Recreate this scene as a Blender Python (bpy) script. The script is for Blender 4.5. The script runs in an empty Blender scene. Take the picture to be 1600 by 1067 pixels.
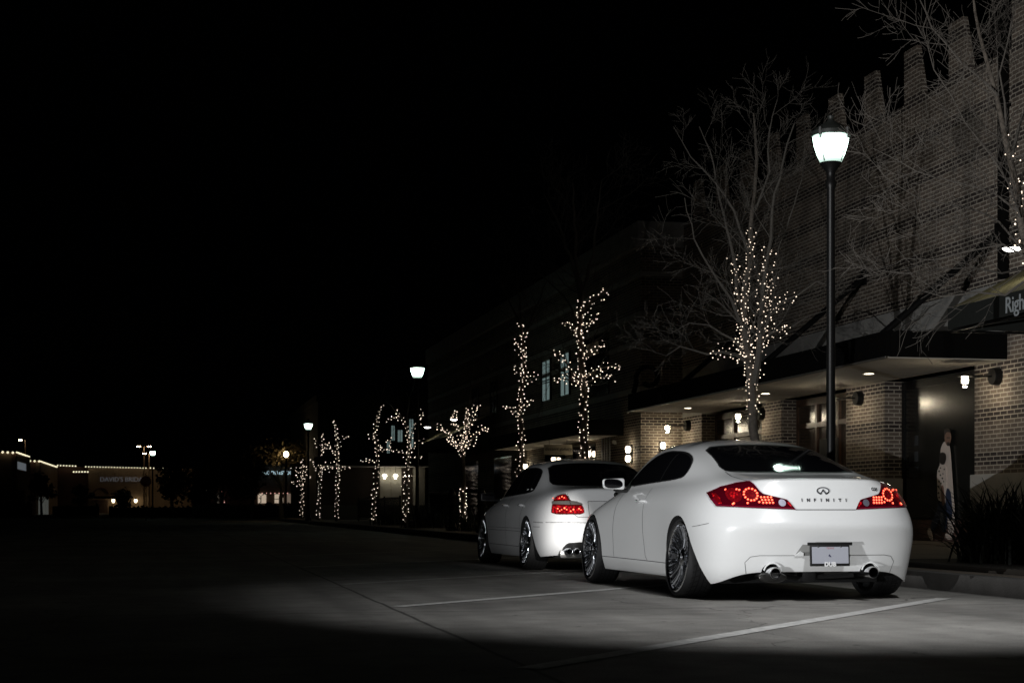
import bpy, bmesh, math, random
from mathutils import Vector, Matrix
from mathutils.bvhtree import BVHTree
rad = math.radians
R = random.Random(7)
scene = bpy.context.scene
COL = scene.collection

# ---------------------------------------------------------------- camera, world, exposure, light
YAW = rad(12)
cam_data = bpy.data.cameras.new("camera")
cam = bpy.data.objects.new("camera", cam_data); COL.objects.link(cam)
cam.location = (0, 0, 0.70)
cam.rotation_euler = (rad(90), 0, -YAW)
cam_data.sensor_width = 36
cam_data.lens = 57.26
cam_data.shift_y = 0.1634
cam_data.clip_start = 0.1
cam_data.clip_end = 2000
cam_data.dof.use_dof = True
cam_data.dof.focus_distance = 13.0
cam_data.dof.aperture_fstop = 9.0
scene.camera = cam

world = bpy.data.worlds.new("World"); scene.world = world
world.use_nodes = True
bgn = world.node_tree.nodes["Background"]
bgn.inputs[0].default_value = (0.9, 0.95, 1.0, 1)
bgn.inputs[1].default_value = 0.00012

scene.view_settings.view_transform = 'Standard'
scene.view_settings.look = 'None'
scene.view_settings.exposure = 0
scene.view_settings.gamma = 1
scene.cycles.max_bounces = 6
scene.cycles.sample_clamp_indirect = 2.0
scene.cycles.use_denoising = True
scene.cycles.use_light_tree = True

def spot(name, loc, target, power, size, blend, radius, color=(1, 1, 1)):
    l = bpy.data.lights.new(name, 'SPOT'); l.energy = power; l.spot_size = rad(size); l.spot_blend = blend
    l.shadow_soft_size = radius; l.color = color
    o = bpy.data.objects.new(name, l); COL.objects.link(o); o.location = loc
    o.rotation_euler = (Vector(target) - Vector(loc)).to_track_quat('-Z', 'Y').to_euler()
    return o
# boom and side spots added for paving pool and car flanks; low and rear: photographer's flashes
spot("boom_flash", (4.4, 5.4, 5.8), (4.2, 10.5, 0.0), 1500, 52, 1.0, 0.10, (0.97, 0.985, 1.0))
spot("side_flash", (-8.0, 3.0, 0.22), (4.4, 14.0, 1.4), 6700, 34, 1.0, 0.012, (0.97, 0.985, 1.0))
spot("low_flash", (-3.2, 3.1, 0.95), (5.9, 13.3, 7.4), 3700, 54, 1.0, 0.06, (1.0, 0.97, 0.94))
spot("rear_flash", (4.15, 16.45, 0.42), (4.27, 17.6, 0.50), 80, 44, 0.9, 0.03, (1.0, 0.97, 0.93))

# ---------------------------------------------------------------- pixel <-> world helpers (layout arithmetic)
F_, H_, YH_ = 2545.0, 0.70, 795.0
SA, CA = math.sin(YAW), math.cos(YAW)
def W(px, py, d):
    l = (px - 800) / F_ * d
    return Vector((l * CA + d * SA, -l * SA + d * CA, H_ + (YH_ - py) * d / F_))
def y_at(px, x):
    return x / math.tan(YAW + math.atan((px - 800) / F_))
def x_at(px, y):
    return y * math.tan(YAW + math.atan((px - 800) / F_))
def z_at(py, x, y):
    return H_ + (YH_ - py) * (x * SA + y * CA) / F_

# ---------------------------------------------------------------- materials
MATS = {}
def mat(name, color, rough=0.6, metal=0.0, coat=0.0, emis=None, strength=0.0, noise=0.0, nscale=8.0, bump=0.0, bscale=60.0, spec=0.5, sampling=True):
    if name in MATS: return MATS[name]
    m = bpy.data.materials.new(name); m.use_nodes = True
    nt = m.node_tree; b = nt.nodes["Principled BSDF"]
    c = (*color, 1)
    b.inputs["Base Color"].default_value = c
    b.inputs["Roughness"].default_value = rough
    b.inputs["Metallic"].default_value = metal
    b.inputs["Coat Weight"].default_value = coat
    b.inputs["Coat Roughness"].default_value = 0.03
    b.inputs["Specular IOR Level"].default_value = spec
    if emis:
        b.inputs["Emission Color"].default_value = (*emis, 1)
        b.inputs["Emission Strength"].default_value = strength
        if not sampling: m.cycles.emission_sampling = 'NONE'
    tc = None
    if noise > 0:
        g = nt.nodes.new("ShaderNodeNewGeometry")
        n = nt.nodes.new("ShaderNodeTexNoise"); n.inputs["Scale"].default_value = nscale; n.inputs["Detail"].default_value = 6
        nt.links.new(g.outputs["Position"], n.inputs["Vector"])
        mp = nt.nodes.new("ShaderNodeMapRange")
        mp.inputs["From Min"].default_value = 0.3; mp.inputs["From Max"].default_value = 0.7
        mp.inputs["To Min"].default_value = 1 - noise; mp.inputs["To Max"].default_value = 1 + noise
        nt.links.new(n.outputs["Fac"], mp.inputs["Value"])
        mx = nt.nodes.new("ShaderNodeVectorMath"); mx.operation = 'SCALE'
        mx.inputs[0].default_value = color
        nt.links.new(mp.outputs[0], mx.inputs["Scale"])
        nt.links.new(mx.outputs[0], b.inputs["Base Color"])
    if bump > 0:
        g2 = nt.nodes.new("ShaderNodeNewGeometry")
        n2 = nt.nodes.new("ShaderNodeTexNoise"); n2.inputs["Scale"].default_value = bscale; n2.inputs["Detail"].default_value = 4
        nt.links.new(g2.outputs["Position"], n2.inputs["Vector"])
        bp = nt.nodes.new("ShaderNodeBump"); bp.inputs["Strength"].default_value = bump; bp.inputs["Distance"].default_value = 0.01
        nt.links.new(n2.outputs["Fac"], bp.inputs["Height"])
        nt.links.new(bp.outputs[0], b.inputs["Normal"])
    MATS[name] = m
    return m

def brick_mat(name, light, dark, mortar, bands=True):
    m = bpy.data.materials.new(name); m.use_nodes = True
    nt = m.node_tree; N = nt.nodes; L = nt.links; b = N["Principled BSDF"]
    g = N.new("ShaderNodeNewGeometry"); s = N.new("ShaderNodeSeparateXYZ"); L.new(g.outputs["Position"], s.inputs[0])
    ad = N.new("ShaderNodeMath"); ad.operation = 'ADD'; L.new(s.outputs[0], ad.inputs[0]); L.new(s.outputs[1], ad.inputs[1])
    cb = N.new("ShaderNodeCombineXYZ"); L.new(ad.outputs[0], cb.inputs[0]); L.new(s.outputs[2], cb.inputs[1])
    def brick(c1, c2):
        t = N.new("ShaderNodeTexBrick"); t.offset = 0.5
        t.inputs["Scale"].default_value = 1.0
        t.inputs["Brick Width"].default_value = 0.21; t.inputs["Row Height"].default_value = 0.069
        t.inputs["Mortar Size"].default_value = 0.0095; t.inputs["Mortar Smooth"].default_value = 0.15
        t.inputs["Color1"].default_value = (*c1, 1); t.inputs["Color2"].default_value = (*c2, 1); t.inputs["Mortar"].default_value = (*mortar, 1)
        L.new(cb.outputs[0], t.inputs["Vector"]); return t
    tl = brick(light, tuple(v * 0.68 for v in light)); td = brick(dark, tuple(v * 0.6 for v in dark))
    dv = N.new("ShaderNodeMath"); dv.operation = 'DIVIDE'; L.new(s.outputs[2], dv.inputs[0]); dv.inputs[1].default_value = 0.69
    fr = N.new("ShaderNodeMath"); fr.operation = 'FRACT'; L.new(dv.outputs[0], fr.inputs[0])
    lt = N.new("ShaderNodeMath"); lt.operation = 'LESS_THAN'; L.new(fr.outputs[0], lt.inputs[0]); lt.inputs[1].default_value = 0.3 if bands else -1
    mx = N.new("ShaderNodeMix"); mx.data_type = 'RGBA'
    L.new(lt.outputs[0], mx.inputs["Factor"]); L.new(tl.outputs["Color"], mx.inputs["A"]); L.new(td.outputs["Color"], mx.inputs["B"])
    no = N.new("ShaderNodeTexNoise"); no.inputs["Scale"].default_value = 1.7; no.inputs["Detail"].default_value = 8; L.new(g.outputs["Position"], no.inputs["Vector"])
    mr = N.new("ShaderNodeMapRange"); mr.inputs["From Min"].default_value = .3; mr.inputs["From Max"].default_value = .7
    mr.inputs["To Min"].default_value = .72; mr.inputs["To Max"].default_value = 1.2; L.new(no.outputs["Fac"], mr.inputs["Value"])
    sc = N.new("ShaderNodeVectorMath"); sc.operation = 'SCALE'; L.new(mx.outputs["Result"], sc.inputs[0]); L.new(mr.outputs[0], sc.inputs["Scale"])
    L.new(sc.outputs[0], b.inputs["Base Color"])
    b.inputs["Roughness"].default_value = 0.85
    bp = N.new("ShaderNodeBump"); bp.inputs["Strength"].default_value = 0.5; bp.inputs["Distance"].default_value = 0.008; bp.invert = True
    L.new(tl.outputs["Fac"], bp.inputs["Height"]); L.new(bp.outputs[0], b.inputs["Normal"])
    MATS[name] = m
    return m

def lot_mat():
    m = bpy.data.materials.new("lot_concrete"); m.use_nodes = True
    nt = m.node_tree; N = nt.nodes; L = nt.links; b = N["Principled BSDF"]
    g = N.new("ShaderNodeNewGeometry"); s = N.new("ShaderNodeSeparateXYZ"); L.new(g.outputs["Position"], s.inputs[0])
    def noise(scale, det, lo, hi, a=.3, c=.7, stretch=None):
        n = N.new("ShaderNodeTexNoise"); n.inputs["Scale"].default_value = scale; n.inputs["Detail"].default_value = det
        if stretch:
            mp = N.new("ShaderNodeMapping"); mp.inputs["Scale"].default_value = stretch; L.new(g.outputs["Position"], mp.inputs[0]); L.new(mp.outputs[0], n.inputs["Vector"])
        else: L.new(g.outputs["Position"], n.inputs["Vector"])
        r = N.new("ShaderNodeMapRange"); r.inputs["From Min"].default_value = a; r.inputs["From Max"].default_value = c
        r.inputs["To Min"].default_value = lo; r.inputs["To Max"].default_value = hi; L.new(n.outputs["Fac"], r.inputs["Value"]); return r, n
    def mul(a, c):
        k = N.new("ShaderNodeMath"); k.operation = 'MULTIPLY'; L.new(a, k.inputs[0]); L.new(c, k.inputs[1]); return k.outputs[0]
    big, _ = noise(.55, 6, .62, 1.25); mid, _ = noise(4, 8, .82, 1.15); fine, fn = noise(110, 3, .70, 1.3)
    tyre, _ = noise(1.0, 3, .78, 1.05, .35, .6, (2.2, .12, 1))
    spots, _ = noise(9, 2, .35, 1.0, .24, .30)
    v = mul(mul(mul(big.outputs[0], mid.outputs[0]), mul(fine.outputs[0], tyre.outputs[0])), spots.outputs[0])
    # slab joints: thin sawn lines, slightly wandering
    wob = N.new("ShaderNodeTexNoise"); wob.inputs["Scale"].default_value = .9; L.new(g.outputs["Position"], wob.inputs["Vector"])
    def joint(axis, off, per, w):
        a = N.new("ShaderNodeMath"); a.operation = 'MULTIPLY_ADD'; L.new(wob.outputs["Fac"], a.inputs[0]); a.inputs[1].default_value = .05; L.new(s.outputs[axis], a.inputs[2])
        d = N.new("ShaderNodeMath"); d.operation = 'ADD'; L.new(a.outputs[0], d.inputs[0]); d.inputs[1].default_value = per / 2 - off - .025
        pp = N.new("ShaderNodeMath"); pp.operation = 'PINGPONG'; L.new(d.outputs[0], pp.inputs[0]); pp.inputs[1].default_value = per / 2
        q = N.new("ShaderNodeMath"); q.operation = 'SUBTRACT'; q.inputs[0].default_value = per / 2; L.new(pp.outputs[0], q.inputs[1])
        r = N.new("ShaderNodeMapRange"); L.new(q.outputs[0], r.inputs["Value"]); r.inputs["From Min"].default_value = w * .4; r.inputs["From Max"].default_value = w
        r.inputs["To Min"].default_value = .3; r.inputs["To Max"].default_value = 1; return r.outputs[0]
    v = mul(v, mul(joint(0, 1.56, 4.9, .02), joint(1, 11.0, 5.2, .016)))
    wv = N.new("ShaderNodeTexNoise"); wv.inputs["Scale"].default_value = 1.6; wv.inputs["Detail"].default_value = 5; L.new(g.outputs["Position"], wv.inputs["Vector"])
    av = N.new("ShaderNodeVectorMath"); av.operation = 'MULTIPLY_ADD'; L.new(wv.outputs["Color"], av.inputs[0]); av.inputs[1].default_value = (.8, .8, 0); L.new(g.outputs["Position"], av.inputs[2])
    vo = N.new("ShaderNodeTexVoronoi"); vo.feature = 'DISTANCE_TO_EDGE'; vo.inputs["Scale"].default_value = .21; L.new(av.outputs[0], vo.inputs["Vector"])
    cr = N.new("ShaderNodeMapRange"); L.new(vo.outputs["Distance"], cr.inputs["Value"]); cr.inputs["From Min"].default_value = .0006; cr.inputs["From Max"].default_value = .0022; cr.inputs["To Min"].default_value = .5; cr.inputs["To Max"].default_value = 1
    v = mul(v, cr.outputs[0])
    sc = N.new("ShaderNodeVectorMath"); sc.operation = 'SCALE'; sc.inputs[0].default_value = (.33, .316, .295); L.new(v, sc.inputs["Scale"])
    L.new(sc.outputs[0], b.inputs["Base Color"]); b.inputs["Roughness"].default_value = .8
    bp = N.new("ShaderNodeBump"); bp.inputs["Strength"].default_value = .35; bp.inputs["Distance"].default_value = .004
    L.new(fn.outputs["Fac"], bp.inputs["Height"]); L.new(bp.outputs[0], b.inputs["Normal"])
    MATS["lot"] = m; return m

PAINT = mat("white_car_paint", (.84, .845, .84), rough=.28, coat=1.0, spec=.5)
PAINT2 = mat("pearl_car_paint", (.72, .725, .73), rough=.28, coat=1.0, spec=.5)
GLASS = mat("tinted_glass", (.004, .004, .005), rough=.04, coat=.3, spec=.6)
TRIM = mat("black_trim", (.012, .012, .012), rough=.35)
GAP = mat("panel_gap", (.05, .05, .052), rough=.9)
RUBBER = mat("tyre_rubber", (.009, .009, .0095), rough=.75, bump=.3, bscale=200)
CHROME = mat("chrome", (.85, .86, .88), rough=.16, metal=1)
DCHROME = mat("polished_alloy", (.58, .60, .64), rough=.25, metal=1)
UNDER = mat("underbody", (.012, .012, .012), rough=.9)
STEEL = mat("dull_steel", (.35, .35, .34), rough=.45, metal=1)
REDL = mat("red_lens", (.075, .001, .006), rough=.06, coat=1)
REDG = mat("red_lens_glow", (.14, .002, .005), rough=.15, coat=1, emis=(1, .015, .02), strength=.32, sampling=False)
REDD = mat("red_reflector", (.16, .002, .006), rough=.2, coat=1, emis=(1, .02, .02), strength=.05, sampling=False)
def facet(m, scale, lo, hi):
    nt = m.node_tree; N = nt.nodes; L = nt.links; b = N["Principled BSDF"]
    g = N.new("ShaderNodeTexCoord"); v = N.new("ShaderNodeTexVoronoi"); v.inputs["Scale"].default_value = scale; L.new(g.outputs["Object"], v.inputs["Vector"])
    r = N.new("ShaderNodeMapRange"); r.inputs["From Min"].default_value = .05; r.inputs["From Max"].default_value = .55; r.inputs["To Min"].default_value = hi; r.inputs["To Max"].default_value = lo
    L.new(v.outputs["Distance"], r.inputs["Value"]); L.new(r.outputs[0], b.inputs["Emission Strength"])
facet(REDG, 42, .03, 1.0); facet(REDD, 50, .0, .16)
LED = mat("led_glow", (.5, .02, .01), emis=(1, .16, .07), strength=5, sampling=False)
LEDH = mat("led_halo", (.5, .02, .01), emis=(1, .07, .045), strength=1.6, sampling=False)  # dimmer shell painting a halo of light around each bright core
CLEARL = mat("clear_lens", (.55, .55, .58), rough=.12, coat=1)
PLATE = mat("plate_face", (.40, .41, .46), rough=.4)
WHITE = mat("white_lettering", (.8, .8, .8), rough=.5)
BRICK = brick_mat("brick", (.185, .145, .115), (.062, .046, .040), (.46, .41, .34))
STUCCO = mat("stucco", (.32, .31, .29), rough=.9, noise=.12, nscale=2, bump=.2)
STONE = mat("cast_stone", (.42, .40, .37), rough=.8, noise=.1, nscale=3, bump=.15)
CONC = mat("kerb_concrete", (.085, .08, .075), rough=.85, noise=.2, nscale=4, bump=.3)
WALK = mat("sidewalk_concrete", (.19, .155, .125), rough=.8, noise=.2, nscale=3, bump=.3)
BLACKM = mat("black_metal", (.008, .008, .008), rough=.4, spec=.25)
BLACKM2 = mat("matt_black_metal", (.0035, .0033, .003), rough=.9, spec=.1)
SOFFIT = mat("soffit_plaster", (.50, .46, .40), rough=.8, noise=.08, nscale=1.5)
WOOD = mat("stained_wood", (.085, .045, .026), rough=.35, noise=.4, nscale=5)
SHOPG = mat("shop_glass", (.010, .011, .010), rough=.24, spec=.6)
BARK = mat("bark", (.10, .085, .07), rough=.95, noise=.3, nscale=20, bump=.6, bscale=60)
TWIG = mat("twig_bark", (.085, .076, .066), rough=.95)
PLANT = mat("strap_leaves", (.016, .019, .010), rough=.6)
SOIL = mat("planting_bed", (.03, .024, .018), rough=.95)
BULB = mat("fairy_bulb", (.8, .6, .4), emis=(1, .80, .63), strength=2.3, sampling=False)
BULBF = mat("far_fairy_bulb", (.8, .6, .4), emis=(1, .82, .66), strength=1.6, sampling=False)
WIRE = mat("light_wire", (.01, .014, .01), rough=.7)
LAMPW = mat("street_lamp_glass", (.5, .6, .55), emis=(.72, 1.0, .86), strength=11)
def lamp_gradient(m):   # the arc tube sits high in the glass, so the foot of the glass glows less
    nt = m.node_tree; N = nt.nodes; L = nt.links; b = N["Principled BSDF"]
    g = N.new("ShaderNodeTexCoord"); s_ = N.new("ShaderNodeSeparateXYZ"); L.new(g.outputs["Object"], s_.inputs[0])
    r = N.new("ShaderNodeMapRange"); r.inputs["From Min"].default_value = 4.43; r.inputs["From Max"].default_value = 4.60; r.inputs["To Min"].default_value = .75; r.inputs["To Max"].default_value = 14
    r.interpolation_type = 'SMOOTHSTEP'; L.new(s_.outputs[2], r.inputs["Value"]); L.new(r.outputs[0], b.inputs["Emission Strength"])
lamp_gradient(LAMPW)
WARM = mat("warm_lamp_glass", (.9, .85, .7), emis=(1, .86, .62), strength=85)
WARMS = mat("sconce_glass", (.9, .85, .7), emis=(1, .84, .58), strength=19)
DOWNL = mat("downlight_lens", (.9, .85, .7), emis=(1, .86, .62), strength=11)
COOL = mat("awning_lamp_lens", (.9, .9, .9), emis=(1, .97, .9), strength=9)
AWN = mat("awning_canvas", (.20, .175, .075), rough=.9, noise=.08, nscale=3)
AWNB = mat("valance_canvas", (.012, .014, .012), rough=.9)
PAINTW = mat("line_paint", (.66, .65, .63), rough=.7, noise=.25, nscale=14)
FARW = mat("far_stucco", (.30, .215, .145), rough=.9, noise=.1, nscale=.5)
FARW2 = mat("far_dark_stucco", (.20, .11, .085), rough=.9, noise=.1, nscale=.5)
HEDGE = mat("hedge_leaves", (.02, .022, .012), rough=.9)
FARG = mat("lit_window", (.5, .5, .5), emis=(1, .80, .60), strength=.42, sampling=False)
COLDG = mat("cold_lit_window", (.3, .4, .4), emis=(.62, .86, .84), strength=.16, sampling=False)
SODIUM = mat("sodium_lamp", (.9, .8, .6), emis=(1, .76, .47), strength=40)
FARLINE = mat("roofline_bulb", (.9, .9, .7), emis=(1, .90, .62), strength=1.1, sampling=False)
SIGNW = mat("sign_letters", (.6, .6, .62), emis=(.8, .86, 1), strength=.05, sampling=False)
SIGNL = mat("lit_sign_letters", (.6, .7, .75), emis=(.65, .9, 1), strength=.5, sampling=False)
STOPR = mat("stop_sign_red", (.35, .05, .05), rough=.5)

# ---------------------------------------------------------------- mesh helpers
class MB:
    def __init__(s): s.v = []; s.f = []; s.m = []
    def add(s, V, Fc, mi=0, M=None):
        o = len(s.v)
        for p in V: s.v.append(tuple(M @ Vector(p)) if M else tuple(p))
        for f in Fc: s.f.append([i + o for i in f]); s.m.append(mi)
        return s
    def box(s, x0, x1, y0, y1, z0, z1, mi=0, M=None):
        V = [(x, y, z) for z in (z0, z1) for y in (y0, y1) for x in (x0, x1)]
        return s.add(V, [(0, 2, 3, 1), (4, 5, 7, 6), (0, 1, 5, 4), (2, 6, 7, 3), (0, 4, 6, 2), (1, 3, 7, 5)], mi, M)
    def bbox(s, x0, x1, y0, y1, z0, z1, b=.01, mi=0, M=None):
        bm = bmesh.new(); bmesh.ops.create_cube(bm, size=1)
        for v in bm.verts: v.co = Vector((x0 + (v.co.x + .5) * (x1 - x0), y0 + (v.co.y + .5) * (y1 - y0), z0 + (v.co.z + .5) * (z1 - z0)))
        bmesh.ops.bevel(bm, geom=bm.edges[:], offset=b, segments=2, affect='EDGES', profile=.6)
        s.addbm(bm, mi, M); bm.free(); return s
    def addbm(s, bm, mi=0, M=None):
        bm.verts.index_update()
        return s.add([v.co[:] for v in bm.verts], [[v.index for v in f.verts] for f in bm.faces], mi, M)
    def tube(s, pts, radii, n=6, mi=0, caps=True):
        pts = [Vector(p) for p in pts]
        if not hasattr(radii, '__len__'): radii = [radii] * len(pts)
        V = []; Fc = []; prev = None
        for i, p in enumerate(pts):
            t = (pts[min(i + 1, len(pts) - 1)] - pts[max(i - 1, 0)])
            t = t.normalized() if t.length > 1e-9 else Vector((0, 0, 1))
            if prev is None:
                a = Vector((0, 0, 1)) if abs(t.z) < .9 else Vector((1, 0, 0))
                u = t.cross(a).normalized()
            else:
                u = prev - t * prev.dot(t); u = u.normalized() if u.length > 1e-6 else t.orthogonal().normalized()
            prev = u; w = t.cross(u)
            for k in range(n):
                a = 2 * math.pi * k / n
                V.append(p + (u * math.cos(a) + w * math.sin(a)) * radii[i])
        for i in range(len(pts) - 1):
            for k in range(n):
                a = i * n + k; b = i * n + (k + 1) % n
                Fc.append((a, b, b + n, a + n))
        if caps and n > 3: Fc.append(tuple(range(n - 1, -1, -1))); Fc.append(tuple(range((len(pts) - 1) * n, len(pts) * n)))
        return s.add(V, Fc, mi)
    def lathe(s, prof, n=24, mi=0, M=None, closed=False):
        # prof: (radius, z) revolved about z
        V = []; Fc = []
        for r, z in prof:
            for k in range(n):
                a = 2 * math.pi * k / n; V.append((r * math.cos(a), r * math.sin(a), z))
        m = len(prof)
        for i in range(m - 1 if not closed else m):
            j = (i + 1) % m
            for k in range(n):
                Fc.append((i * n + k, i * n + (k + 1) % n, j * n + (k + 1) % n, j * n + k))
        if not closed:
            if prof[0][0] > 1e-6: Fc.append(tuple(range(n - 1, -1, -1)))
            if prof[-1][0] > 1e-6: Fc.append(tuple(range((m - 1) * n, m * n)))
        return s.add(V, Fc, mi, M)
    def prism(s, outline, M, depth, mi=0):
        n = len(outline)
        V = [(a, b, 0) for a, b in outline] + [(a, b, depth) for a, b in outline]
        Fc = [tuple(range(n - 1, -1, -1)), tuple(range(n, 2 * n))] + [(i, (i + 1) % n, (i + 1) % n + n, i + n) for i in range(n)]
        return s.add(V, Fc, mi, M)
    def quad(s, a, b, c, d, mi=0): return s.add([a, b, c, d], [(0, 1, 2, 3)], mi)
    def build(s, name, mats, parent=None, smooth=None, loc=None):
        me = bpy.data.meshes.new(name)
        me.from_pydata(s.v, [], s.f)
        if not isinstance(mats, (list, tuple)): mats = [mats]
        for m in mats: me.materials.append(m)
        if len(mats) > 1: me.polygons.foreach_set("material_index", s.m)
        me.validate(); me.update()
        if smooth is not None:
            me.polygons.foreach_set("use_smooth", [True] * len(me.polygons))
            if smooth < 179: me.set_sharp_from_angle(angle=rad(smooth))
        o = bpy.data.objects.new(name, me); COL.objects.link(o)
        if parent: o.parent = parent
        if loc: o.location = loc
        return o

def tag(o, label=None, cat=None, group=None, kind=None):
    if label: o['label'] = label
    if cat: o['category'] = cat
    if group: o['group'] = group
    if kind: o['kind'] = kind
    return o
def thing(name, label, cat, loc=(0, 0, 0), rz=0, group=None):
    o = bpy.data.objects.new(name, None); COL.objects.link(o); o.location = loc; o.rotation_euler = (0, 0, rz)
    o.empty_display_size = .2
    return tag(o, label, cat, group)
def kids(o): return [c for c in bpy.data.objects if c.parent == o]
def copy_tree(o, parent=None):
    c = o.copy(); COL.objects.link(c)
    if parent: c.parent = parent
    for ch in kids(o): copy_tree(ch, c)
    return c

def text_mb(txt, size, depth, M, mi=0, mb=None, align='CENTER', shear=0, spacing=1.0, bold=0.0):
    cu = bpy.data.curves.new("t", 'FONT'); cu.body = txt; cu.size = size; cu.extrude = depth / 2; cu.align_x = align; cu.shear = shear
    cu.space_character = spacing; cu.offset = bold; cu.resolution_u = 3
    o = bpy.data.objects.new("t", cu); COL.objects.link(o)
    dg = bpy.context.evaluated_depsgraph_get()
    me = bpy.data.meshes.new_from_object(o.evaluated_get(dg))
    mb = mb or MB()
    mb.add([v.co[:] for v in me.vertices], [list(p.vertices) for p in me.polygons], mi, M)
    bpy.data.objects.remove(o); bpy.data.curves.remove(cu); bpy.data.meshes.remove(me)
    return mb
def frame(origin, xdir, zdir):
    # text plane: local X along xdir, local Y up along zdir
    x = Vector(xdir).normalized(); y = Vector(zdir).normalized(); z = x.cross(y)
    return Matrix.Translation(origin) @ Matrix((x, y, z)).transposed().to_4x4()

# ---------------------------------------------------------------- ground
def struct(name, mb, m, smooth=None):
    return tag(mb.build(name, m, smooth=smooth), kind='structure')
g = MB(); g.quad((-600, -60, 0), (600, -60, 0), (600, 900, 0), (-600, 900, 0)); struct('parking_lot', g, lot_mat())
sky = MB(); sky.lathe([(1100 * math.cos(a), 1100 * math.sin(a)) for a in [rad(-8 + 98 * i / 12) for i in range(12)]] + [(0.0, 1100)], 32)
struct('sky', sky, mat("night_sky", (.0, .0, .0), rough=1, spec=0, emis=(.3, .4, .6), strength=.0002, sampling=False), smooth=180)
g = MB(); g.box(6.66, 12.9, -10, 110, -.05, .15); struct('sidewalk', g, WALK)
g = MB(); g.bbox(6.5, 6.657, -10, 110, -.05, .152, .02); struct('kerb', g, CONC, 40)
def line(p, q, w=.125, z=.004):
    p = Vector((*p, z)); q = Vector((*q, z)); n = (q - p).cross(Vector((0, 0, 1))).normalized() * w / 2
    mb = MB(); N = 14
    for i in range(N):
        a = p.lerp(q, i / N); b = p.lerp(q, (i + 1) / N)
        mb.quad(a - n, a + n, b + n, b - n)
    struct('stall_marking', mb, PAINTW)
line((1.55, 6.96), (5.95, 11.75)); line((1.615, 11.56), (6.35, 16.2)); line((1.6, 15.1), (6.3, 19.5), .09); line((1.6, 19.7), (6.3, 24.2)); line((1.6, 24.3), (6.3, 28.8))

# ---------------------------------------------------------------- cars
def car_body_mesh(cols, creases):
    """cols: list over u (rear centre .. front centre) of rows (x,y,z); mirrored control cage -> closed mesh"""
    nu = len(cols); nv = len(cols[0])
    V = []; idx = {}
    def vid(u, v, s):
        x, y, z = cols[u][v]
        if abs(x) < 1e-6: s = 1
        k = (u, v, s)
        if k not in idx: idx[k] = len(V); V.append((x * s, y, z))
        return idx[k]
    Fc = []
    for s in (1, -1):
        for u in range(nu - 1):
            for v in range(nv - 1):
                q = [vid(u, v, s), vid(u + 1, v, s), vid(u + 1, v + 1, s), vid(u, v + 1, s)]
                if s == -1: q.reverse()
                r = []
                for a in q:
                    if a not in r: r.append(a)
                if len(r) > 2: Fc.append(r)
        # floor
        for u in range(nu - 1):
            x0, y0, z0 = cols[u][0]; x1, y1, z1 = cols[u + 1][0]
            def fid(u):
                k = ('f', u)
                if k not in idx: idx[k] = len(V); V.append((0, cols[u][0][1], max(.25, cols[u][0][2])))
                return idx[k]
            def gid(u, s):
                k = ('f', u, s)
                if k not in idx: idx[k] = len(V); V.append((s * cols[u][0][0] * .86, cols[u][0][1] + (.05 if u < 3 else 0), max(.24, cols[u][0][2])))
                return idx[k]
            a = vid(u, 0, s); b = vid(u + 1, 0, s); c = vid(0, 0, 1) if u + 1 == 0 else (fid(u + 1) if u + 1 < nu - 1 else vid(nu - 1, 0, 1)); d = fid(u) if u > 0 else vid(0, 0, 1)
            ga = gid(u, s) if u > 0 else vid(0, 0, 1); gb = gid(u + 1, s) if u + 1 < nu - 1 else vid(nu - 1, 0, 1)
            for q in ([d, c, gb, ga], [ga, gb, b, a]):
                if s == -1: q.reverse()
                r = []
                for t in q:
                    if t not in r: r.append(t)
                if len(r) > 2: Fc.append(r)
    me = bpy.data.meshes.new("cage"); me.from_pydata(V, [], Fc); me.validate()
    bm = bmesh.new(); bm.from_mesh(me); bmesh.ops.recalc_face_normals(bm, faces=bm.faces)
    cl = bm.edges.layers.float.new("crease_edge")
    inv = {i: k for k, i in idx.items()}
    for e in bm.edges:
        ka, kb = inv.get(e.verts[0].index), inv.get(e.verts[1].index)
        if ka and kb and ka[0] != 'f' and kb[0] != 'f' and ka[1] == kb[1]:
            for (v, u0, u1, w) in creases:
                if ka[1] == v and u0 <= min(ka[0], kb[0]) and max(ka[0], kb[0]) <= u1: e[cl] = w
    bm.to_mesh(me); bm.free()
    return me
def ev_mesh(o):
    dg = bpy.context.evaluated_depsgraph_get(); dg.update()
    return bpy.data.meshes.new_from_object(o.evaluated_get(dg))
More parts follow.
